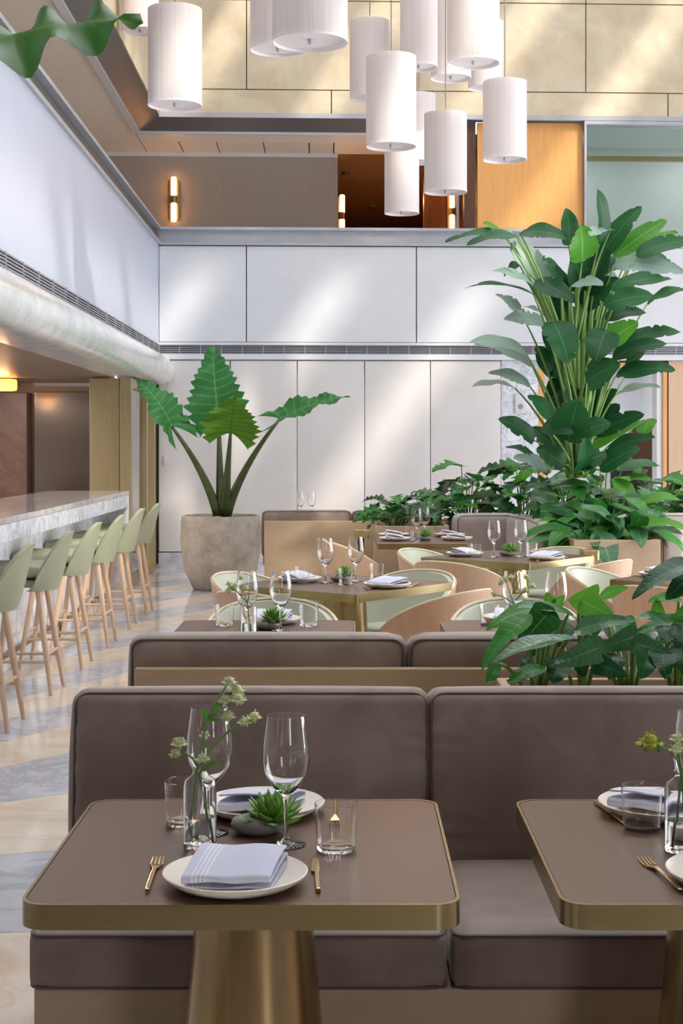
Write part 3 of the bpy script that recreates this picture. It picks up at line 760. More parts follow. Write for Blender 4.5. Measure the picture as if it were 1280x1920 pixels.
# ------------------------------------------------------------------ tub chairs
def make_tub(loc, rz):
    r = empty('tub_chair', loc, rz)          # faces +x
    nA, nZ = 28, 7; amax = 1.98
    def rim(a): 
        e = abs(a)/amax
        return .765-.20*e**2.2
    def pos(a, t_, rr):
        z0 = .36; z = z0+(rim(a)-z0)*t_
        k = rr+(-.075+.075*t_**.7)
        return Vector((-k*math.cos(a)*1.0+.03, k*math.sin(a)*1.02, z))
    def sheet(r_a, r_b, ta, tb):
        m = MB(); q = nZ+1; o_ = []; i_ = []
        for k in range(nA+1):
            a = -amax+2*amax*k/nA
            for j in range(nZ+1):
                t_ = ta+(tb-ta)*j/nZ
                o_.append(pos(a, t_, r_a)); i_.append(pos(a, t_, r_b))
        N = len(o_); fs = []
        for k in range(nA):
            for j in range(nZ):
                a_, b_, c_, d_ = k*q+j, (k+1)*q+j, (k+1)*q+j+1, k*q+j+1
                fs.append((a_, d_, c_, b_)); fs.append((N+a_, N+b_, N+c_, N+d_))
            for j, fl in ((nZ, 1), (0, 0)):
                a_, b_ = k*q+j, (k+1)*q+j
                fs.append((a_, N+a_, N+b_, b_) if fl else (a_, b_, N+b_, N+a_))
        for k in (0, nA):
            for j in range(nZ):
                f = (k*q+j, N+k*q+j, N+k*q+j+1, k*q+j+1); fs.append(f if k else f[::-1])
        return m.add(o_+i_, fs)
    sheet(.315, .300, 0, 1).build('shell', M['wood'], r, angle=50)
    sheet(.299, .268, 0, .985).build('lining', M['mint'], r, angle=50)
    MB().tube([pos(-amax+2*amax*k/nA, 1.0, .300)+Vector((0, 0, .004)) for k in range(nA+1)], .0065, 6).build('rim', M['rim'], r)
    MB().lathe([(0, .37), (.25, .37), (.27, .39), (.27, .44), (.25, .465), (0, .475)], 28).build('seat_cushion', M['mint'], r)
    MB().lathe([(0, .33), (.235, .33), (.25, .345), (.25, .369), (0, .369)], 28).build('seat_base', M['wood'], r)
    for sx in (-1, 1):
        for sy in (-1, 1):
            MB().tube([(.15*sx, .15*sy, .34), (.20*sx, .20*sy, 0)], [.02, .013], 10).build('leg', M['leg_wood'], r)
    return r
tub0 = None
def tub(x, y_, rz, label):
    global tub0
    if tub0 is None: tub0 = make_tub((x, y_, 0), rz); o = tub0
    else: o = dup(tub0, (x, y_, 0), rz)
    return tag(o, label, 'chair', 'oak and sage tub chairs')
def around(T, dist, names):
    for k, (ang, lb, dd, tw) in enumerate(names):
        a = math.radians(ang); tub(T[0]+(dist+dd)*math.cos(a), T[1]+(dist+dd)*math.sin(a), a+PI+math.radians(tw), lb)
around(TE, .58, [(232, 'tub chair, oak back to the camera, left of the mid-room table', 0, 0), (322, 'tub chair, pale oak back to the camera, right of the mid-room table', .05, 0),
                 (52, 'tub chair with sage lining facing the camera behind the mid-room table', 0, 0), (142, 'tub chair with pale lining at far left, nearest the round stone pot', .0, 8)])
around(TF, .57, [(232, 'tub chair with its oak back to the camera before the table by the corner sofa', 0, 0), (322, 'tub chair with pale oak shell in front of the planter box', .04, 0),
                 (52, 'tub chair showing only a sage rim behind the table by the corner sofa', 0, 0), (142, 'tub chair with pale lining left of the corner-sofa table', .0, 8)])
around(TH, .58, [(232, 'tub chair with oak shell behind the leafy plants at the frame edge', 0, 0), (142, 'tub chair with pale lit lining beside the table at the right frame edge', .06, 8)])
tub(-.36, 6.98, -PI/2, 'tub chair with sage lining facing the camera behind the left hidden table')
tub(.78, 6.98, -PI/2, 'tub chair facing the camera behind the leafy planter and hidden table')
tub(.03, 11.75, math.radians(12), 'tub chair side-on at the left of the long table laid for four')
# small bronze side stands
for px, py, yy, lb in ((678, 999, 12.6, 'small bronze pedestal stand beside the long table for four'), (1104, 1037, 10.6, 'small bronze pedestal stand behind the corner-on table, before the planter box')):
    p = at(px, py, yy); r = empty('side_stand', (p.x, yy, 0), 0, lb, 'side table')
    zt = EYE+(VY-py+6)*yy/F
    MB().prism(rrect(.13, .13, .02), zt-.07, zt).build('top', M['bronze'], r, bevel=.003)
    MB().lathe([(.02, .02), (.02, zt-.07)], 16).build('post', M['dark'], r)
    MB().lathe([(0, 0), (.12, 0), (.12, .015), (0, .02)], 24).build('base', M['bronze'], r)

# ------------------------------------------------------------------ planters
def planter(name, x0, x1, y0, y1, h, label, t_=.03):
    r = empty(name, ((x0+x1)/2, (y0+y1)/2, 0), 0, label, 'planter')
    cx, cy = (x0+x1)/2, (y0+y1)/2
    for (a, b, c, d) in ((x0, x1, y0, y0+t_), (x0, x1, y1-t_, y1), (x0, x0+t_, y0+t_, y1-t_), (x1-t_, x1, y0+t_, y1-t_)):
        MB().box(a-cx, b-cx, c-cy, d-cy, 0, h).build('side_panel', M['planter_wood'], r, smooth=False, bevel=.004)
    MB().box(x0+t_-cx, x1-t_-cx, y0+t_-cy, y1-t_-cy, 0, h-.07).build('soil', M['soil'], r, smooth=False)
    return r
planter('planter_box', .47, 2.1, 4.06, 4.82, .765, 'long sand wooden planter between the two taupe booths')
planter('planter_box', 1.66, 2.30, 11.1, 13.7, .80, 'tan wooden planter box holding the tall plant between the corner sofas')
planter('planter_box', .22, .86, 12.95, 13.95, .80, 'low wooden planter box behind the long table for four')
planter('planter_box', .9, 3.6, 13.75, 14.4, .80, 'wooden planter running behind the corner sofas')

# ------------------------------------------------------------------ leaves
def prof_bird(t_): return max(0, math.sin(PI*min(1, t_**.8)))**.55*(1-.15*t_)
def prof_heart(t_): return (min(1, t_/.16))**.55*(1-t_)**.62*1.28 if t_ < .999 else 0
def prof_ear(t_): return (min(1, t_/.16))**.55*(1-t_**2.2)**.6
def prof_alo(t_): return (.60+.45*min(1, t_/.25))*max(0, 1-t_)**.72
def prof_oval(t_): return max(0, math.sin(PI*t_**.75))**.75
def leaf(base, tip, width, nrm, prof=prof_oval, bend=.5, fold=.25, wave=.0, nseg=10, serr=0, nser=7, lobe=0, split=0, seed=0, ncross=4, wf=11, notch=0):
    rnd = random.Random(seed)
    base, tip = Vector(base), Vector(tip); D = tip-base; L = D.length; D.normalize()
    N = Vector(nrm); N = N-D*N.dot(D)
    if N.length < 1e-4: N = D.orthogonal()
    N.normalize(); S = N.cross(D)
    sp = []; x = z = 0
    a = bend/2
    sp.append((0, 0))
    for i in range(nseg):
        a = bend/2-bend*(i+.5)/nseg
        x += math.cos(a); z += math.sin(a); sp.append((x, z))
    ex, ez = sp[-1]; k = L/math.hypot(ex, ez); th = math.atan2(ez, ex)
    sp = [((px*math.cos(th)+pz*math.sin(th))*k, (-px*math.sin(th)+pz*math.cos(th))*k) for px, pz in sp]
    vs = []; uv = []; fs = []; ph = rnd.random()*6
    nc = ncross
    for i, (px, pz) in enumerate(sp):
        t_ = i/nseg; w = width/2*prof(t_)
        nl, nr = (rnd.random() < notch), (rnd.random() < notch)
        if serr and 0 < i < nseg: w *= 1+serr*(((t_*nser) % 1)-.5)
        for j in range(nc+1):
            s = -1+2*j/nc
            ww = w
            if split and 0 < i < nseg and abs(s) > .4:
                ww = w*(1-split*(.5+.5*math.cos(2*PI*t_*nser))*(abs(s)-.4)/.6)
            if (nl and s < -.9) or (nr and s > .9): ww *= .68
            dz = fold*abs(s)*ww+wave*width*math.sin(t_*wf+ph+s*2)*abs(s)
            dx = -lobe*L*abs(s)**1.5*max(0, 1-t_*2.2)**2
            vs.append(base+D*(px+dx)+S*(s*ww)+N*(pz+dz)); uv.append(((s+1)/2, t_))
    q = nc+1
    for i in range(nseg):
        for j in range(nc):
            fs.append((i*q+j, i*q+j+1, (i+1)*q+j+1, (i+1)*q+j))
    return MB().add(vs, fs, uv)
def put(mb, name, mat, parent, **kw):
    o = mb.build(name, mat, parent, angle=180, **kw)
    o.matrix_parent_inverse = Matrix.Translation(-parent.location); return o
def facing(base, tip, cosv, up=1):
    # normal turned so the blade shows cosv of its width to the room side
    D = (Vector(tip)-Vector(base)).normalized(); V = Vector((0, -1, .12))
    a = V-D*V.dot(D); a = a.normalized(); b = a.cross(D)
    if b.z < 0: b = -b
    return a*cosv+b*math.sqrt(max(0, 1-cosv*cosv))*up
def curve(p0, p1, sag, n=8):
    p0, p1 = Vector(p0), Vector(p1); out = []
    c = p0.lerp(p1, .55)+Vector(sag)
    for i in range(n+1):
        t_ = i/n; out.append(p0*(1-t_)**2+c*2*t_*(1-t_)+p1*t_*t_)
    return out

# ------------------------------------------------------------------ bird of paradise
DB = 12.4
bird = empty('bird_of_paradise_plant', (at(1082, 890, DB).x, DB, .72), 0, 'tall bird of paradise plant with paddle leaves rising from the tan planter', 'plant')
BL = [ # base, tip, visible width, depth offset, kind (d dark, p pale, b bright)
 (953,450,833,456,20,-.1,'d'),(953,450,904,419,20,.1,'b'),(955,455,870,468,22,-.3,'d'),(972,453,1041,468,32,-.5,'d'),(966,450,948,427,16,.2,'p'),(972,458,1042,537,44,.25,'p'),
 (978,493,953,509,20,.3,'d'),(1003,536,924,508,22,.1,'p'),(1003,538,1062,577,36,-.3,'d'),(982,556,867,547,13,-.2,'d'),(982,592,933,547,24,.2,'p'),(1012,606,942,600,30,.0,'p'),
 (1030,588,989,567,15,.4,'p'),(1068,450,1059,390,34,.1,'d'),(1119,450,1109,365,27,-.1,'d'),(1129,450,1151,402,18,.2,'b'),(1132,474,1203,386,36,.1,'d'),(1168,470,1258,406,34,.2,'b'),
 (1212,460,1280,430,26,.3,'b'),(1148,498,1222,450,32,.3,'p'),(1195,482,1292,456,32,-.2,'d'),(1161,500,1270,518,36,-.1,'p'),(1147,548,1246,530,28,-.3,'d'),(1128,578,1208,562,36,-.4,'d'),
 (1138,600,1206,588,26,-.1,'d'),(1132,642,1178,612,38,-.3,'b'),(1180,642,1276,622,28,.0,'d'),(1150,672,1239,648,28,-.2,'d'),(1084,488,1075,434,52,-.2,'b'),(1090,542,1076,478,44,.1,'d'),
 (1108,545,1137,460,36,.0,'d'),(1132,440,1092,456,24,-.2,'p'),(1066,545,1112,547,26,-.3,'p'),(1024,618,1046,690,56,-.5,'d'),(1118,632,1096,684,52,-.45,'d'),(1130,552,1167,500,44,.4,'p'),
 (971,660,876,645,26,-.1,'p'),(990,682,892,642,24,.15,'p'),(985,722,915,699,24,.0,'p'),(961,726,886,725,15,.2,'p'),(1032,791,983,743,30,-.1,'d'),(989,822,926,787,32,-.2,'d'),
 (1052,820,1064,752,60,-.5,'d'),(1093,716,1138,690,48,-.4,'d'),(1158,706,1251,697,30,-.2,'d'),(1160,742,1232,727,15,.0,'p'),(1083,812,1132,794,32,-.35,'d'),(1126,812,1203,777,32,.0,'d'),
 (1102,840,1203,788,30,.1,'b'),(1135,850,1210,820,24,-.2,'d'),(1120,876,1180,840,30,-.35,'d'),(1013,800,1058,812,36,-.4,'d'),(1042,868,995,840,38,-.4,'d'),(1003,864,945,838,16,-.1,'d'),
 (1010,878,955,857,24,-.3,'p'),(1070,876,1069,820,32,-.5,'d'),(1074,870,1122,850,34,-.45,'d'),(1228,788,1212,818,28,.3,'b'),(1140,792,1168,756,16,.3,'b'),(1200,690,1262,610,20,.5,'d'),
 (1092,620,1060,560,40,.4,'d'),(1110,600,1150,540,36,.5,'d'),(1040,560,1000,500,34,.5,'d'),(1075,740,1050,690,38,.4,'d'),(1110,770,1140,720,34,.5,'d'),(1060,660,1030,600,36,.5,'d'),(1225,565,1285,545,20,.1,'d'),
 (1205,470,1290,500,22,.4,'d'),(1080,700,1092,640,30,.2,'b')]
rb = random.Random(5)
for k in range(26):
    yy = 500+k*14; sd = 1 if k % 2 else -1
    x0_ = 1084+sd*rb.uniform(5, 40); BL.append((x0_, yy+rb.uniform(0, 30), x0_+sd*rb.uniform(10, 70), yy-rb.uniform(15, 45), rb.uniform(28, 46), rb.uniform(.0, .55), 'd'))
for i, (x0, y0, x1, y1, w, dy, kd) in enumerate(BL):
    rnd = random.Random(i)
    b_, t_ = at(x0, y0, DB), at(x1, y1, DB)
    b_.y += dy*.9; tipdy = dy+rnd.uniform(-.12, .12)-.05; t_.y += tipdy*1.1
    vis = w*1.22*DB/F; real = max(vis*1.05, .20); b_ = t_+(b_-t_)*1.12; c_ = min(1, vis/real)
    nz = facing(b_, t_, c_)
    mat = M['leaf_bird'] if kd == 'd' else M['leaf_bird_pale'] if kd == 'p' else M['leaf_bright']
    lf = put(leaf(b_, t_, real, nz, prof_bird, .75 if kd != 'b' else .4, .16, .035, 22, seed=i, notch=.07), 'leaf', mat, bird)
    yo = min(890, y0+150+abs(x0-1082)*1.0)
    r_ = at(1082+(x0-1082)*.10+rnd.uniform(-9, 9), yo, DB); r_.y += dy*.15
    pts = curve(r_, b_, Vector(((r_.x-b_.x)*.16, 0, .05)))
    o = put(MB().tube(pts, [.016-.010*k/8 for k in range(9)], 6), 'stalk', M['stalk'], bird)
    D = (t_-b_)
for i in range(5):
    rnd = random.Random(100+i); x = 1082+(i-2)*8
    pts = [at(x, 895, DB)+Vector((0, rnd.uniform(-.1, .1), 0)), at(x+rnd.uniform(-6, 6), 780, DB), at(x+(i-2)*4, 640-30*(i % 3), DB), at(x+(i-2)*7, 545, DB)]
    pts = [p for p in pts]
    put(MB().tube(pts, [.035, .030, .022, .010], 10), 'stem', M['stalk'], bird)

# ------------------------------------------------------------------ understorey plants
def bushy(name, cx, cy, z0, R, H, nl, label, group, mats, L=(.16, .28), wr=.62, prof=prof_heart, seed=0, droop=.75, split=0, lobe=.12, arc=(0, 2*PI)):
    r = empty(name, (cx, cy, z0), 0, label, 'plant', group); rnd = random.Random(seed)
    for i in range(nl):
        a = arc[0]+(arc[1]-arc[0])*((i+rnd.random()*.7)/nl*2.0 % 1.0); k = .25+.75*((i+.5)/nl)
        k = rnd.random()**.6
        d = Vector((math.cos(a), math.sin(a), 0)); hh = H*(.35+.65*rnd.random())*(1.05-.45*k)
        b_ = Vector((cx, cy, z0))+d*R*k*.8+Vector((0, 0, hh))
        ln = rnd.uniform(*L)
        D = (d*rnd.uniform(.6, 1.1)+Vector((rnd.uniform(-.3, .3), rnd.uniform(-.3, .3), rnd.uniform(-.75, .25)*droop))).normalized()
        t_ = b_+D*ln
        N = Vector((d.x*.35+rnd.uniform(-.3, .3), d.y*.35-.35, 1))
        mt = rnd.choice(mats)
        put(leaf(b_, t_, ln*wr, N, prof, .9, .18, .04, 9 if not split else 20, split=split, nser=5, lobe=lobe, seed=seed*50+i), 'leaf', mt, r)
        put(MB().tube(curve(Vector((cx, cy, z0))+d*.04, b_, Vector((0, 0, .08)), 5), [.006]*5+[.004], 5), 'stalk', M['stalk'], r)
    return r
mixd = [M['leaf_phil'], M['leaf_phil'], M['leaf_phil_dark'], M['leaf_phil_glossy'], M['leaf_bright']]
ctr = [(1.10, 13.95, .60, 26), (1.62, 13.95, .66, 26), (1.98, 13.2, .60, 28), (2.35, 13.95, .68, 28), (2.85, 13.95, .62, 24), (3.25, 14.05, .45, 18), (1.80, 12.55, .50, 28), (2.12, 12.3, .50, 28), (1.98, 11.75, .36, 24), (1.80, 11.45, .24, 20), (2.14, 11.42, .24, 20)]
nm = ['monstera at the left end of the planter behind the grey corner sofa', 'monstera behind the corner of the grey corner sofa', 'dense philodendron around the foot of the tall plant',
      'philodendron behind the tall plant below the doorway', 'monstera right of the tall plant in front of the doorway', 'thin leafed philodendron at the right frame edge behind the grey sofa',
      'philodendron left of the tall stems in the tan planter', 'philodendron right of the tall stems in the tan planter', 'philodendron with drooping blue green leaves mid tan planter', 'low philodendron hanging over the left front of the tan planter', 'low philodendron hanging over the right front of the tan planter']
for i, (x, y_, h, n_) in enumerate(ctr):
    mon = i in (0, 1, 4)
    bushy('monstera_plant' if mon else 'philodendron_plant', x, y_, .73, .40 if i < 8 else .27, h, n_, nm[i], 'leafy plants around the tall plant', mixd, (.22, .36) if mon else (.22, .38), .85 if mon else .52, seed=300+i, prof=prof_heart if mon else prof_oval, split=.45 if mon else 0, droop=1.0 if i < 8 else 1.3)
for i, (x, y_, h, n_, lb) in enumerate(((.42, 13.35, .38, 26, 'jagged leafed philodendron at the left end of the low planter'), (.70, 13.5, .36, 24, 'jagged leafed philodendron at the right end of the low planter beside the sofa'))):
    bushy('split_leaf_philodendron', x, y_, .73, .30, h, n_, lb, 'plants in the low left planter', [M['leaf_phil'], M['leaf_phil_dark']], (.16, .26), .75, seed=500+i, split=.7)

# ------------------------------------------------------------------ philodendrons between the booths
DP = 4.45
PLX = {0: 1000, 1: 1090, 2: 1180, 3: 1268}
pn = ['leafy philodendron at the left end of the planter between the booths', 'philodendron with upright bright leaves in the planter between the booths', 'glossy philodendron right of the upright leaves between the booths', 'philodendron with a tall arching leaf at the right frame edge']
PR = {k: empty('philodendron_plant', (at(PLX[k], 1290, DP).x, DP, .70), 0, pn[k], 'plant', 'philodendrons between the booths') for k in PLX}
PL = [(1014,1140,911,1182,26,0,.0,'b'),(1065,1152,968,1140,18,0,-.05,'g'),(1030,1145,964,1220,50,0,-.1,'m'),(988,1160,903,1257,28,0,-.15,'m'),(1066,1200,920,1246,20,0,-.25,'g'),(1030,1138,1024,1110,30,0,.1,'b'),
 (1033,1138,1059,1116,20,1,.1,'b'),(1084,1140,1122,1096,44,1,.05,'b'),(1092,1128,1153,1160,40,1,-.1,'b'),(1126,1120,1179,1101,20,2,.1,'b'),(1085,1182,1192,1165,26,1,-.15,'g'),(1192,1192,1118,1218,38,2,-.05,'g'),
 (1128,1212,1028,1250,42,1,-.25,'g'),(1188,1206,1262,1228,34,2,-.2,'g'),(1215,1224,1200,1274,42,2,-.25,'k'),(1240,1224,1247,1274,40,3,-.25,'k'),(1115,1243,1178,1268,32,2,-.25,'k'),(1047,1243,1034,1282,46,0,-.2,'k'),
 (992,1238,974,1264,26,0,-.1,'k'),(1292,1058,1184,1124,30,3,-.1,'k'),(1292,1078,1247,1124,44,3,-.05,'k'),(1228,1158,1231,1120,30,3,.1,'b'),(1272,1124,1214,1130,18,3,.1,'b'),(1298,1140,1257,1162,30,3,.0,'b'),
 (1264,1166,1188,1162,16,3,.05,'g'),(1288,1170,1190,1188,26,3,-.05,'m'),(1243,1176,1251,1214,28,3,-.15,'k'),(1265,1172,1272,1218,22,3,-.15,'k'),(932,1246,911,1282,24,0,-.2,'m'),(1016,1254,950,1282,22,0,-.2,'m'),
 (1060,1170,1040,1215,36,0,.1,'k'),(1110,1165,1090,1215,36,1,.12,'k'),(1150,1175,1160,1225,36,2,.12,'k'),(1200,1190,1215,1240,36,2,.12,'k'),(1080,1225,1095,1270,40,1,-.1,'k'),(1150,1230,1140,1275,38,2,-.1,'k'),
 (1010,1190,990,1235,34,0,.1,'k'),(1275,1215,1285,1270,38,3,-.1,'k'),(1170,1160,1195,1195,26,2,.1,'m'),(1040,1165,1015,1200,28,0,.05,'m'),(1230,1195,1200,1225,30,3,.0,'m')]
for i, (x0, y0, x1, y1, w, pk, dy, kd) in enumerate(PL):
    b_, t_ = at(x0, y0, DP+dy), at(x1, y1, DP+dy-.06)
    ln = (t_-b_).length; vis = w*DP/F; real = max(vis, ln*.36); c_ = min(1, vis/real*1.0)
    mt = {'b': M['leaf_bright'], 'g': M['leaf_phil_glossy'], 'm': M['leaf_phil'], 'k': M['leaf_phil_dark']}[kd]
    put(leaf(b_, t_, real*1.1, facing(b_, t_, c_), prof_heart if w > 24 else prof_oval, .7, .15, .03, 14, lobe=.10, seed=900+i, ncross=6), 'leaf', mt, PR[pk])
    r_ = at(PLX[pk]+(x0-PLX[pk])*.3, 1292, DP)
    put(MB().tube(curve(r_, b_, Vector((0, 0, .04)), 6), [.006]*6+[.004], 6), 'stalk', M['stalk'], PR[pk])

# ------------------------------------------------------------------ round stone pot with elephant ear
DPOT = 15.6
pot_c = at(414, 1000, DPOT); zr = EYE+(VY-966)*DPOT/F
pot = empty('stone_pot', (pot_c.x, DPOT, 0), 0, 'large round rough stone pot on the marble floor', 'pot')
R = 76*DPOT/F
MB().lathe([(0, 0), (R*.66, 0), (R*.70, .02), (R*.87, .17), (R*.97, .36), (R*1.0, .52), (R*.985, .68), (R*.965, zr-.02), (R*.955, zr), (R*.90, zr), (R*.89, zr-.03), (R*.885, zr-.06)], 56).build('body', M['stone'], pot, angle=60)
MB().lathe([(0, zr-.03), (R*.885, zr-.05)], 40).build('soil', M['soil'], pot)
al = empty('elephant_ear_plant', (pot_c.x, DPOT, zr-.03), 0, 'elephant ear plant with four jagged green leaves in the round stone pot', 'plant')
AL = [  # leaf base, tip, width px, stalk root x, mat, normal hint
 (322, 800, 250, 708, 98, 409, 'leaf_aloc', (.60, -.62, .45), .50, 0),
 (410, 792, 398, 648, 132, 414, 'leaf_aloc', (.0, -.85, -.5), .22, .25),
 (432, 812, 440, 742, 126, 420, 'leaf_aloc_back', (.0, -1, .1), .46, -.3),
 (524, 786, 656, 744, 96, 424, 'leaf_aloc', (-.25, -.42, .8), .40, 0)]
for i, (x0, y0, x1, y1, w, xr, mt, nn, lb, dy) in enumerate(AL):
    b_, t_ = at(x0, y0, DPOT+dy), at(x1, y1, DPOT+dy*1.3)
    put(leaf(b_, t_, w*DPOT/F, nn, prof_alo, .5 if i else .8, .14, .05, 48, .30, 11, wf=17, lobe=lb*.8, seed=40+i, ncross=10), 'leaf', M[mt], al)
    r_ = at(xr, 966, DPOT)
    sag = Vector(((r_.x-b_.x)*.28, 0, -.05)) if abs(x0-xr) > 30 else Vector((0, 0, 0))
    put(MB().tube(curve(r_, b_, sag, 10), [.055-.040*k/10 for k in range(11)], 10), 'stalk', M['stalk_dark'], al)
tag(MB().lathe([(0, 0), (.03, .005), (.035, .02), (.02, .035), (0, .04)], 12, (at(462, 962, DPOT).x, DPOT-.2, zr-.045)).build('pebble', M['black']), 'small dark stone lying on the soil of the round pot', 'stone')

# foreground leaf reaching in at the top left
fg = empty('elephant_ear_plant', (-1.15, 2.15, 0), 0, 'bright green elephant ear leaf reaching in at the top left corner', 'plant')
DL = 2.1
A_, T_ = at(-170, 135, DL), at(266, 36, DL-.05)
put(leaf(A_, T_, .25, (-.1, -.52, .86), prof_ear, .45, -.15, .085, 48, .10, 5, lobe=.2, seed=78, ncross=10, wf=25), 'leaf', M['leaf_fg'], fg)
put(MB().tube(curve((-1.12, 2.15, .45), A_, Vector((-.1, 0, .4)), 10), [.013]*6+[.008]*5, 8), 'stalk', M['stalk'], fg)
MB().lathe([(0, 0), (.17, 0), (.22, .2), (.24, .45), (.22, .47), (.2, .43), (0, .42)], 28).build('pot', M['stone'], fg)

# ------------------------------------------------------------------ pendant lamps
def shade(cx, w, ytop, ybot, dia, label):
    dd = dia*F/w
    k = (VY-ybot)/F; half = w*k/2            # the lower ellipse hangs below its centre line
    zb = EYE+(VY-(ybot-half))*dd/F; zt = EYE+(VY-ytop)*dd/F
    x = (cx-VX)*dd/F; R_ = dia/2; h = zt-zb
    r = empty('pendant_lamp', (x, dd, zb), 0, label, 'lamp', 'white drum pendants')
    m = MB(); m.lathe([(R_, 0), (R_, h), (R_-.004, h), (R_-.004, 0)], 48, closed=True); m.build('shade', M['lamp'], r)
    MB().lathe([(R_+.002, -.003), (R_+.002, .012), (R_-.006, .012), (R_-.006, -.003)], 48, closed=True).build('rim', M['diffuser'], r)
    MB().lathe([(0, .02), (R_-.006, .02), (R_-.006, .024), (0, .024)], 40).build('diffuser', M['diffuser'], r)
    MB().lathe([(0, -.012), (.012, -.010), (.014, .0), (.014, .02)], 14).build('finial', M['steel'], r)
    MB().lathe([(0, h-.02), (R_-.006, h-.02), (R_-.006, h-.015), (0, h-.015)], 40).build('top_disc', M['diffuser'], r)
    MB().tube([(0, 0, h-.02), (0, 0, 10.6-zb)], .005, 6).build('cord', M['cord'], r)
shade(328, 101, 18, 209, .40, 'white drum pendant hanging alone nearest the left wall')
shade(263, 70, -120, 68, .36, 'white drum pendant half hidden behind the lone left one')
shade(521, 104, -130, 107, .40, 'white drum pendant overlapped by the widest pendant')
shade(581, 141, -140, 98, .46, 'widest white drum pendant, cut off by the top of the frame')
shade(693, 75, 41, 193, .36, 'white drum pendant behind the large one left of the cluster')
shade(733, 94, 107, 284, .42, 'large white drum pendant at the left front of the cluster')
shade(785, 70, -70, 135, .33, 'narrow white drum pendant cut off by the frame top in mid cluster')
shade(887, 98, -90, 131, .44, 'broad white drum pendant with an arched sun patch, cut by the frame top')
shade(845, 76, -120, 156, .40, 'white drum pendant hidden behind the broad sunlit one')
shade(910, 66, 42, 173, .36, 'white drum pendant just behind the rightmost pendant')
shade(946, 82, 154, 307, .40, 'rightmost white drum pendant in front of the oak panel')
shade(785, 63, 178, 310, .34, 'white drum pendant squeezed between two nearer ones in mid cluster')
shade(753, 65, 255, 405, .34, 'lowest white drum pendant of the cluster')
shade(835, 80, 214, 367, .38, 'white drum pendant on a visible cord beside the lowest one')

# ------------------------------------------------------------------ tableware
def lathed(name, prof, mat, n=40, **kw):
    return MB().lathe(prof, n, **kw)
GP = [(0, 0), (.038, .0005), (.0365, .0025), (.010, .007), (.0042, .016), (.0036, .05), (.0040, .085), (.009, .096), (.026, .112), (.040, .135), (.0455, .160), (.0445, .19), (.0405, .22), (.0365, .248),
      (.0355, .248), (.0395, .22), (.0435, .19), (.0445, .160), (.039, .1365), (.025, .114), (.007, .101), (0, .099)]
TP = [(0, 0), (.034, 0), (.0365, .004), (.038, .03), (.041, .088), (.0398, .088), (.0368, .03), (.035, .010), (0, .009)]
VP_ = [(0, 0), (.030, 0), (.0315, .003), (.0315, .115), (.028, .128), (.016, .137), (.0135, .143), (.0145, .150), (.0135, .150), (.0125, .143), (.015, .136), (.026, .127), (.0295, .115), (.0295, .008), (0, .007)]
PP = [(0, .0), (.085, .0), (.105, .006), (.124, .018), (.1265, .024), (.1245, .0255), (.119, .021), (.10, .011), (.08, .0085), (0, .0085)]
def set_proto(o): return o
P_wine = MB().lathe(GP, 40).build('wine_glass', M['glass'], angle=60)
P_tumb = MB().lathe(TP, 40).build('water_tumbler', M['glass'], angle=50)
P_plate = MB().lathe(PP, 56).build('plate', M['ceramic'], angle=60)
def make_napkin():
    m = MB(); w = .15
    pr = []
    for i in range(9): pr.append((-.062+.128*i/8, .002+.010*(i/8)**2))
    for i in range(1, 6): a = -PI/2+PI*i/6; pr.append((.066+.007*math.cos(a), .0185+.0075*math.sin(a)))
    for i in range(9): pr.append((.064-.122*i/8, .026-.014*(i/8)**1.2))
    for i in range(1, 6): a = -PI/2-PI*i/6; pr.append((-.060+.006*math.cos(a), .0175+.0055*math.sin(a)))
    for i in range(9): pr.append((-.058+.122*i/8, .023+.019*math.sin(PI/2*i/8)))
    n = len(pr); nx = 8; th = .0035
    def off(i, s):
        a = pr[max(0, i-1)]; b = pr[min(n-1, i+1)]; tx, tz = b[0]-a[0], b[1]-a[1]; l = math.hypot(tx, tz) or 1
        return (pr[i][0]-tz/l*s, pr[i][1]+tx/l*s)
    vs = []; uv = []
    for s in (-th/2, th/2):
        for i in range(n):
            py_, pz_ = off(i, s)
            for k in range(nx+1):
                xx = -w/2+w*k/nx
                vs.append((xx+.18*py_, py_, max(.0005, pz_+.0015*math.sin(k*1.3+i*.2)))); uv.append((k/nx, i/n))
    q = nx+1; N = n*q; fs = []
    for i in range(n-1):
        for k in range(nx):
            a_, b_, c_, d_ = i*q+k, i*q+k+1, (i+1)*q+k+1, (i+1)*q+k
            fs.append((a_, d_, c_, b_)); fs.append((N+a_, N+b_, N+c_, N+d_))
        for k in (0, nx):
            a_, d_ = i*q+k, (i+1)*q+k; f = (a_, N+a_, N+d_, d_); fs.append(f if k == 0 else f[::-1])
    for i, fl in ((0, 0), (n-1, 1)):
        for k in range(nx):
            a_, b_ = i*q+k, i*q+k+1; f = (a_, b_, N+b_, N+a_); fs.append(f if not fl else f[::-1])
    return m.add(vs, fs, uv).build('napkin', M['napkin'], angle=60)
P_nap = make_napkin()
def make_fork():
    r = empty('fork')
    MB().box(-.004, .004, -.105, .03, .004, .0085).build('handle', M['gold'], r, smooth=False, bevel=.002)
    m = MB()
    m.hexa([(-.004, .03, .003), (.004, .03, .003), (.012, .058, .001), (-.012, .058, .001), (-.004, .03, .008), (.004, .03, .008), (.012, .058, .0035), (-.012, .058, .0035)])
    m.build('neck', M['gold'], r, bevel=.001)
    for i in range(4):
        x = -.0102+.0068*i
        MB().tube([(x, .057, .0025), (x, .08, .0022), (x*.95, .102, .006)], [.0021, .0019, .001], 6).build('tine', M['gold'], r)
    return r
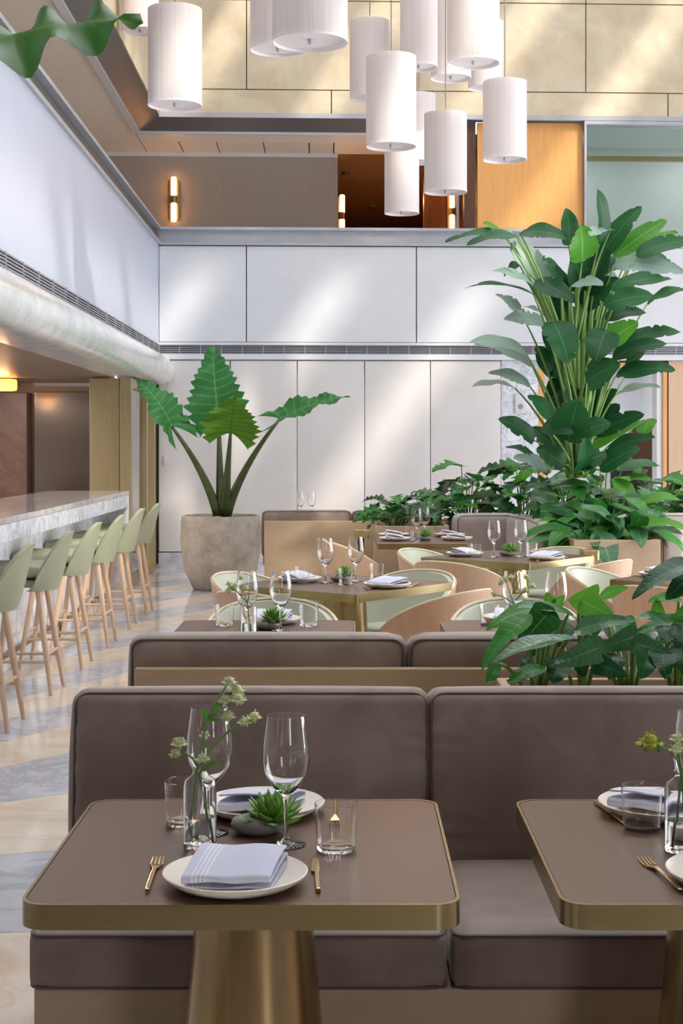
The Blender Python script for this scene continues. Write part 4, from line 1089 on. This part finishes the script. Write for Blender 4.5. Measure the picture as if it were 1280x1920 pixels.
def make_knife():
    r = empty('knife')
    MB().box(-.0045, .0045, -.105, .0, .002, .009).build('handle', M['gold'], r, smooth=False, bevel=.002)
    MB().prism([(-.003, 0), (.004, 0), (.006, .02), (.006, .09), (.002, .105), (-.006, .085), (-.010, .03), (-.011, .018), (-.004, .012)], .003, .0055).build('blade', M['gold'], r, bevel=.0008)
    return r
P_fork, P_knife = make_fork(), make_knife()
def make_succulent():
    r = empty('succulent')
    k = 0
    for ring, (n, el, L, w) in enumerate(((5, 78, .035, .012), (7, 62, .052, .016), (8, 42, .060, .018), (8, 22, .062, .019), (6, 4, .058, .018))):
        for i in range(n):
            a = 2*PI*i/n+ring*.37; e = math.radians(el+random.uniform(-6, 6))
            d = Vector((math.cos(a)*math.cos(e), math.sin(a)*math.cos(e), math.sin(e)))
            b_ = Vector((math.cos(a)*.008, math.sin(a)*.008, .028-.004*ring)); t_ = b_+d*L
            side = Vector((-math.sin(a), math.cos(a), 0)); up = d.cross(side)*-1
            if up.z < 0: up = -up
            pts = []; m = MB(); ns = 5; q = 8
            vs = []; uv = []
            for j in range(ns+1):
                tt = j/ns; ww = w/2*(.55+.75*math.sin(PI*min(1, tt*.9+.08)))*(1 if tt < .95 else .12)*(1-tt**3*.75)
                c = b_+d*L*tt+up*(.010*tt*tt)
                for s in range(q):
                    an = 2*PI*s/q; vs.append(c+side*ww*math.cos(an)+up*ww*.42*math.sin(an)); uv.append((.5+.5*math.cos(an), tt))
            fs = [(j*q+s, j*q+(s+1) % q, (j+1)*q+(s+1) % q, (j+1)*q+s) for j in range(ns) for s in range(q)]+[tuple(ns*q+s for s in range(q))]
            m.add(vs, fs, uv).build('leaf', M['succulent'], r, angle=180)
    return r
P_succ = make_succulent()
P_bowl = MB().lathe([(0, 0), (.03, .0), (.048, .008), (.055, .019), (.050, .029), (.036, .034), (.03, .033), (.028, .028), (0, .027)], 36, sx=1.0, sy=.8).build('pebble_bowl', M['pebble'], angle=70)
def make_vase():
    r = empty('bud_vase')
    MB().lathe(VP_, 36).build('body', M['glass'], r, angle=50)
    MB().lathe([(0, .0075), (.0292, .0085), (.0292, .058), (0, .058)], 36).build('water', M['water'], r, angle=50)
    return r
P_vase = make_vase()
protos = [P_wine, P_tumb, P_plate, P_nap, P_fork, P_knife, P_succ, P_bowl, P_vase]
used = set()
def place(p, loc, label, cat, group=None, rz=0, scale=None):
    if p.name in used: o = dup(p, loc, rz, label, group)
    else:
        used.add(p.name); o = p; o.location = loc; o.rotation_euler = (0, 0, rz)
    if scale: o.scale = scale if isinstance(scale, tuple) else (scale,)*3
    return tag(o, label, cat, group)
GW, GT, GPL, GN, GF, GK, GS, GB, GV = 'clear wine glasses', 'clear water tumblers', 'cream stoneware plates', 'folded linen napkins', 'gold forks', 'gold knives', 'green succulents', 'grey pebble bowls', 'clear bud vases'
def T(px, py): return on(px, py, .7506)
def wine(px, py, l, s=None): place(P_wine, T(px, py), l, 'wine glass', GW, scale=s)
def tumb(px, py, l, s=None): place(P_tumb, T(px, py), l, 'tumbler', GT, scale=s)
def plate(px, py, l, nl, rz=0, s=None, nrz=None, noff=(0, 0)):
    p = T(px, py); place(P_plate, p, l, 'plate', GPL, scale=s)
    if nl: place(P_nap, p+Vector((noff[0], noff[1], .0095)), nl, 'napkin', GN, rz=rz if nrz is None else nrz)
def fork(p, rz, l): place(P_fork, p, l, 'fork', GF, rz=rz)
def knife(p, rz, l): place(P_knife, p, l, 'knife', GK, rz=rz)
def succ(px, py, l, lb, s=None, off=(.03, 0, .02), bs=None):
    p = T(px, py); place(P_bowl, p, lb, 'bowl', GB, scale=bs)
    place(P_succ, p+Vector(off), l, 'succulent', GS, scale=s)
# front left table
plate(441, 1658, 'cream plate at the near side of the front left table', 'pale blue striped napkin folded on the near plate of the front left table', noff=(0, .0))
fork(Vector((-.349, 2.665, .7506)), .03, 'gold fork left of the near plate on the front left table')
knife(Vector((-.058, 2.665, .7506)), .05, 'gold knife right of the near plate on the front left table')
wine(536, 1584, 'wine glass beside the succulent on the front left table')
wine(393, 1562, 'wine glass behind the flower vase on the front left table')
tumb(630, 1593, 'water tumbler at the right of the front left table')
tumb(346, 1545, 'water tumbler behind the vase at the left of the front left table')
plate(493, 1523, 'cream plate at the far side of the front left table', 'pale blue napkin on the far plate of the front left table', nrz=PI)
fork(on(628, 1530)+Vector((0, 0, .0006)), PI, 'gold fork by the far plate, seen through the tumbler')
succ(484, 1562, 'green succulent on the pebble bowl of the front left table', 'grey pebble bowl under the succulent of the front left table', None, (.032, -.01, .012))
place(P_vase, T(375, 1587), 'bud vase of flowers at the left of the front left table', 'vase', GV)
# front right table
plate(1236, 1524, 'cream plate at the far side of the front right table', 'pale blue napkin on the far plate of the front right table', nrz=PI-.5)
plate(1385, 1655, 'cream plate cut by the frame on the front right table', 'striped napkin on the plate cut by the right frame edge')
fork(Vector((.553, 2.665, .7506)), .12, 'gold fork on the near side of the front right table')
knife(on(1148, 1530)+Vector((0, 0, .0006)), PI+.18, 'gold knife at the far left of the front right table')
tumb(1203, 1556, 'water tumbler on the front right table beside the far plate')
wine(1304, 1575, 'wine glass cut by the frame on the front right table')
place(P_vase, T(1277, 1594), 'bud vase of yellow flowers on the front right table', 'vase', GV)
# flower sprigs
def sprig(name, vase_px, pts, blooms, label, dd, mat=M['bloom'], leaves=(), br=.0115):
    # pts: stalk polylines as (px, py, depth offset)
    r = empty(name, T(*vase_px)+Vector((0, 0, .012)), 0, label, 'flower')
    for pl in pts:
        P = [at(x, y_, dd+o_) for x, y_, o_ in pl]
        put(MB().tube(P, [.0024]*(len(P)-1)+[.0014], 6), 'stem', M['stalk'], r)
    for (x, y_, o_, k) in blooms:
        c = at(x, y_, dd+o_); m = MB(); rnd = random.Random(int(x*7+y_))
        q = br*k
        m.lathe([(0, -q*.8), (q*.5, -q*.6), (q*.8, 0), (q*.55, q*.55), (0, q*.75)], 10, c)
        for j in range(26):
            d = Vector((rnd.gauss(0, 1), rnd.gauss(0, 1), rnd.gauss(0, 1))).normalized()
            m.tube([c+d*q*.55, c+d*q*rnd.uniform(.95, 1.2)], [.0011, .0016], 4)
        for j in range(9):
            a = 2*PI*j/9; d = Vector((math.cos(a), math.sin(a)*.9, -.15)).normalized()
            l_ = leaf(c-Vector((0, 0, q*.25)), c+d*q*1.45, q*.75, (0, -.3, 1), prof_oval, .6, .1, 0, 4)
            m.add(l_.v, l_.f, l_.uv)
        put(m, 'bloom', mat, r)
    for (x0, y0, x1, y1, w) in leaves:
        put(leaf(at(x0, y0, dd), at(x1, y1, dd-.01), w*dd/F, (0, -.6, .8), prof_oval, .5, .1, 0, 6), 'leaf', M['leaf_bright'], r)
DV = T(375, 1587).y
sprig('astrantia_sprig', (375, 1587), [[(349, 1588, .012), (356, 1540, .01), (368, 1452, 0), (378, 1400, 0), (388, 1350, 0), (408, 1310, 0), (425, 1285, 0)], [(396, 1588, 0), (385, 1510, .0), (374, 1452, 0), (398, 1400, 0), (430, 1370, 0), (452, 1356, 0)],
      [(372, 1440, 0), (360, 1420, 0), (340, 1408, 0)], [(388, 1350, 0), (410, 1330, 0), (425, 1345, 0)]],
      [(430, 1277, 0, 1.0), (444, 1292, .01, 1.1), (446, 1310, -.01, 1.15), (421, 1312, 0, 1.0), (427, 1343, -.005, 1.05), (458, 1353, 0, 1.0), (476, 1343, .01, 1.05), (336, 1393, 0, 1.1), (328, 1413, 0, .8), (379, 1422, -.01, 1.0), (383, 1378, .01, .7)],
      'cream green astrantia sprig standing in the vase on the front left table', DV, leaves=[(390, 1345, 420, 1318, 12), (386, 1348, 378, 1325, 10), (380, 1445, 412, 1428, 11), (388, 1350, 408, 1352, 9)])
DV2 = T(1277, 1594).y
sprig('scabiosa_stem', (1277, 1594), [[(1264, 1585, .0), (1272, 1500, 0), (1277, 1455, 0), (1270, 1425, 0), (1255, 1408, 0), (1230, 1398, 0)], [(1284, 1585, 0), (1279, 1450, 0), (1272, 1415, 0)], [(1279, 1450, 0), (1296, 1410, 0)]],
      [(1218, 1390, 0, 1.75)], 'chartreuse scabiosa flower leaning from the vase on the front right table', DV2, M['bloom_y'], [(1232, 1398, 1240, 1382, 8), (1228, 1402, 1238, 1412, 8)])
sprig('astrantia_sprig', (1280, 1594), [[(1288, 1580, .008), (1281, 1480, .004), (1270, 1412, .004)], [(1283, 1500, .004), (1278, 1440, .01), (1268, 1388, .01)]],
      [(1269, 1384, .01, 1.0), (1268, 1404, .0, 1.1), (1290, 1400, .01, 1.1)], 'pale astrantia sprig beside the chartreuse flower on the front right table', DV2)
# table behind second booth, left
wine(463, 1186, 'wine glass behind the flowers on the left table past the second booth')
wine(526, 1183, 'wine glass beside the succulent on the left table past the second booth')
tumb(421, 1173, 'water tumbler at the left of the left table past the second booth')
tumb(579, 1174, 'water tumbler at the right of the left table past the second booth')
plate(508, 1168, 'plate on the left table past the second booth', 'napkin on the plate of the left table past the second booth')
succ(500, 1180, 'succulent on the left table past the second booth', 'pebble bowl on the left table past the second booth')
place(P_vase, T(466, 1195), 'bud vase on the left table past the second booth', 'vase', GV)
dv = T(466, 1195).y
sprig('astrantia_sprig', (466, 1195), [[(470, 1195, 0), (464, 1130, 0), (452, 1100, 0)], [(464, 1130, 0), (440, 1105, 0), (428, 1102, 0)], [(464, 1130, 0), (470, 1100, 0)]], [(452, 1082, 0, 1.1), (430, 1095, 0, 1.2), (428, 1108, 0, 1.1), (461, 1102, 0, 1), (440, 1098, .02, 1.2), (455, 1112, 0, .8)], 'astrantia sprig in the vase on the left table past the second booth', dv)
# table behind second booth, right
wine(962, 1186, 'wine glass behind the flowers on the right table past the second booth')
wine(1042, 1188, 'wine glass half hidden by the bright leaves, right table past the second booth')
tumb(917, 1172, 'water tumbler on the right table past the second booth')
plate(960, 1166, 'plate on the right table past the second booth', 'napkin on the plate of the right table past the second booth')
place(P_vase, T(960, 1196), 'bud vase on the right table past the second booth', 'vase', GV)
dv = T(960, 1196).y
sprig('astrantia_sprig', (960, 1196), [[(960, 1195, 0), (962, 1130, 0), (948, 1090, 0)], [(962, 1130, 0), (985, 1105, 0), (996, 1100, 0)], [(962, 1130, 0), (940, 1118, 0), (926, 1114, 0)]], [(948, 1085, 0, 1.2), (938, 1092, 0, 1.1), (958, 1082, 0, 1.1), (985, 1106, 0, 1.2), (998, 1098, 0, 1.1), (986, 1082, 0, 1.1), (927, 1113, 0, 1.2), (974, 1108, 0, 1)], 'astrantia sprig in the vase on the right table past the second booth', dv)
# mid-room table
plate(560, 1090, 'plate at the far left of the mid-room corner-on table', 'white napkin on the far left plate of the mid-room corner-on table', RT)
tumb(566, 1093, 'tumbler before the napkin on the mid-room corner-on table')
wine(610, 1093, 'left wine glass on the mid-room corner-on table')
wine(667, 1090, 'wine glass right of the succulent on the mid-room corner-on table')
tumb(648, 1097, 'tumbler in front of the succulent on the mid-room corner-on table')
tumb(706, 1086, 'tumbler behind the right plate on the mid-room corner-on table')
succ(637, 1090, 'spiky succulent on the mid-room corner-on table', 'pebble bowl on the mid-room corner-on table', 1.0, (.03, 0, .016))
plate(726, 1101, 'plate at the right of the mid-room corner-on table', 'white napkin on the right plate of the mid-room corner-on table', RT-PI/2)
fork(T(697, 1104), RT+PI/2+.3, 'fork left of the right plate on the mid-room corner-on table')
knife(T(776, 1098.5), RT+PI/2+.3, 'knife right of the right plate on the mid-room corner-on table')
knife(T(510, 1090), RT, 'knife left of the far plate on the mid-room corner-on table')
# table by the corner sofa
plate(871, 1042, 'plate at the left of the table by the corner sofa', 'white napkin on the left plate of the table by the corner sofa', RT)
tumb(892, 1044, 'tumbler beside the left napkin on the table by the corner sofa')
wine(926, 1045, 'left wine glass on the table by the corner sofa')
wine(976, 1044, 'right wine glass on the table by the corner sofa')
tumb(997, 1042, 'tumbler beside the right napkin on the table by the corner sofa')
succ(951, 1042, 'yellow green succulent on the table by the corner sofa', 'pebble bowl on the table by the corner sofa', 1.0, (.02, 0, .018))
plate(1023, 1049, 'plate at the right of the table by the corner sofa', 'white napkin on the right plate of the table by the corner sofa', RT-PI/2)
fork(T(1010, 1052), RT+PI/2+.3, 'fork left of the right plate on the table by the corner sofa')
knife(T(1062, 1047), RT+PI/2+.3, 'knife right of the right plate on the table by the corner sofa')
# long table
for px, py, w_ in ((738, 1006, 'rear left'), (740, 1013, 'front left'), (843, 1006, 'rear right'), (856, 1012.5, 'front right')):
    plate(px, py, w_+' plate on the long table laid for four', 'white napkin on the '+w_+' plate of the long table', PI/2)
wine(781, 1012, 'left one of two overlapping wine glasses on the long table')
wine(796, 1009, 'right one of two overlapping wine glasses on the long table')
tumb(768, 1007, 'tumbler by the rear left napkin on the long table')
tumb(779, 1016, 'front tumbler on the long table laid for four')
tumb(806, 1008, 'tumbler right of the succulent on the long table')
succ(796, 1013, 'small succulent on the long table laid for four', 'pebble bowl on the long table laid for four', 1, (.005, 0, .02))
# right edge table, and the glasses behind the far booth
plate(1238, 1081, 'plate on the table at the right frame edge', 'white napkin on the plate of the right edge table', RT)
knife(T(1205, 1081), RT, 'knife on the table at the right frame edge')
tumb(1270, 1080, 'tumbler on the table at the right frame edge')
for px, l in ((563, 'wine glass on the left behind the far booth against the white panel'), (584, 'wine glass on the right behind the far booth against the white panel')):
    p = at(px, 950, 15.75); place(P_wine, (p.x, 15.75, .7506), l, 'wine glass', GW)
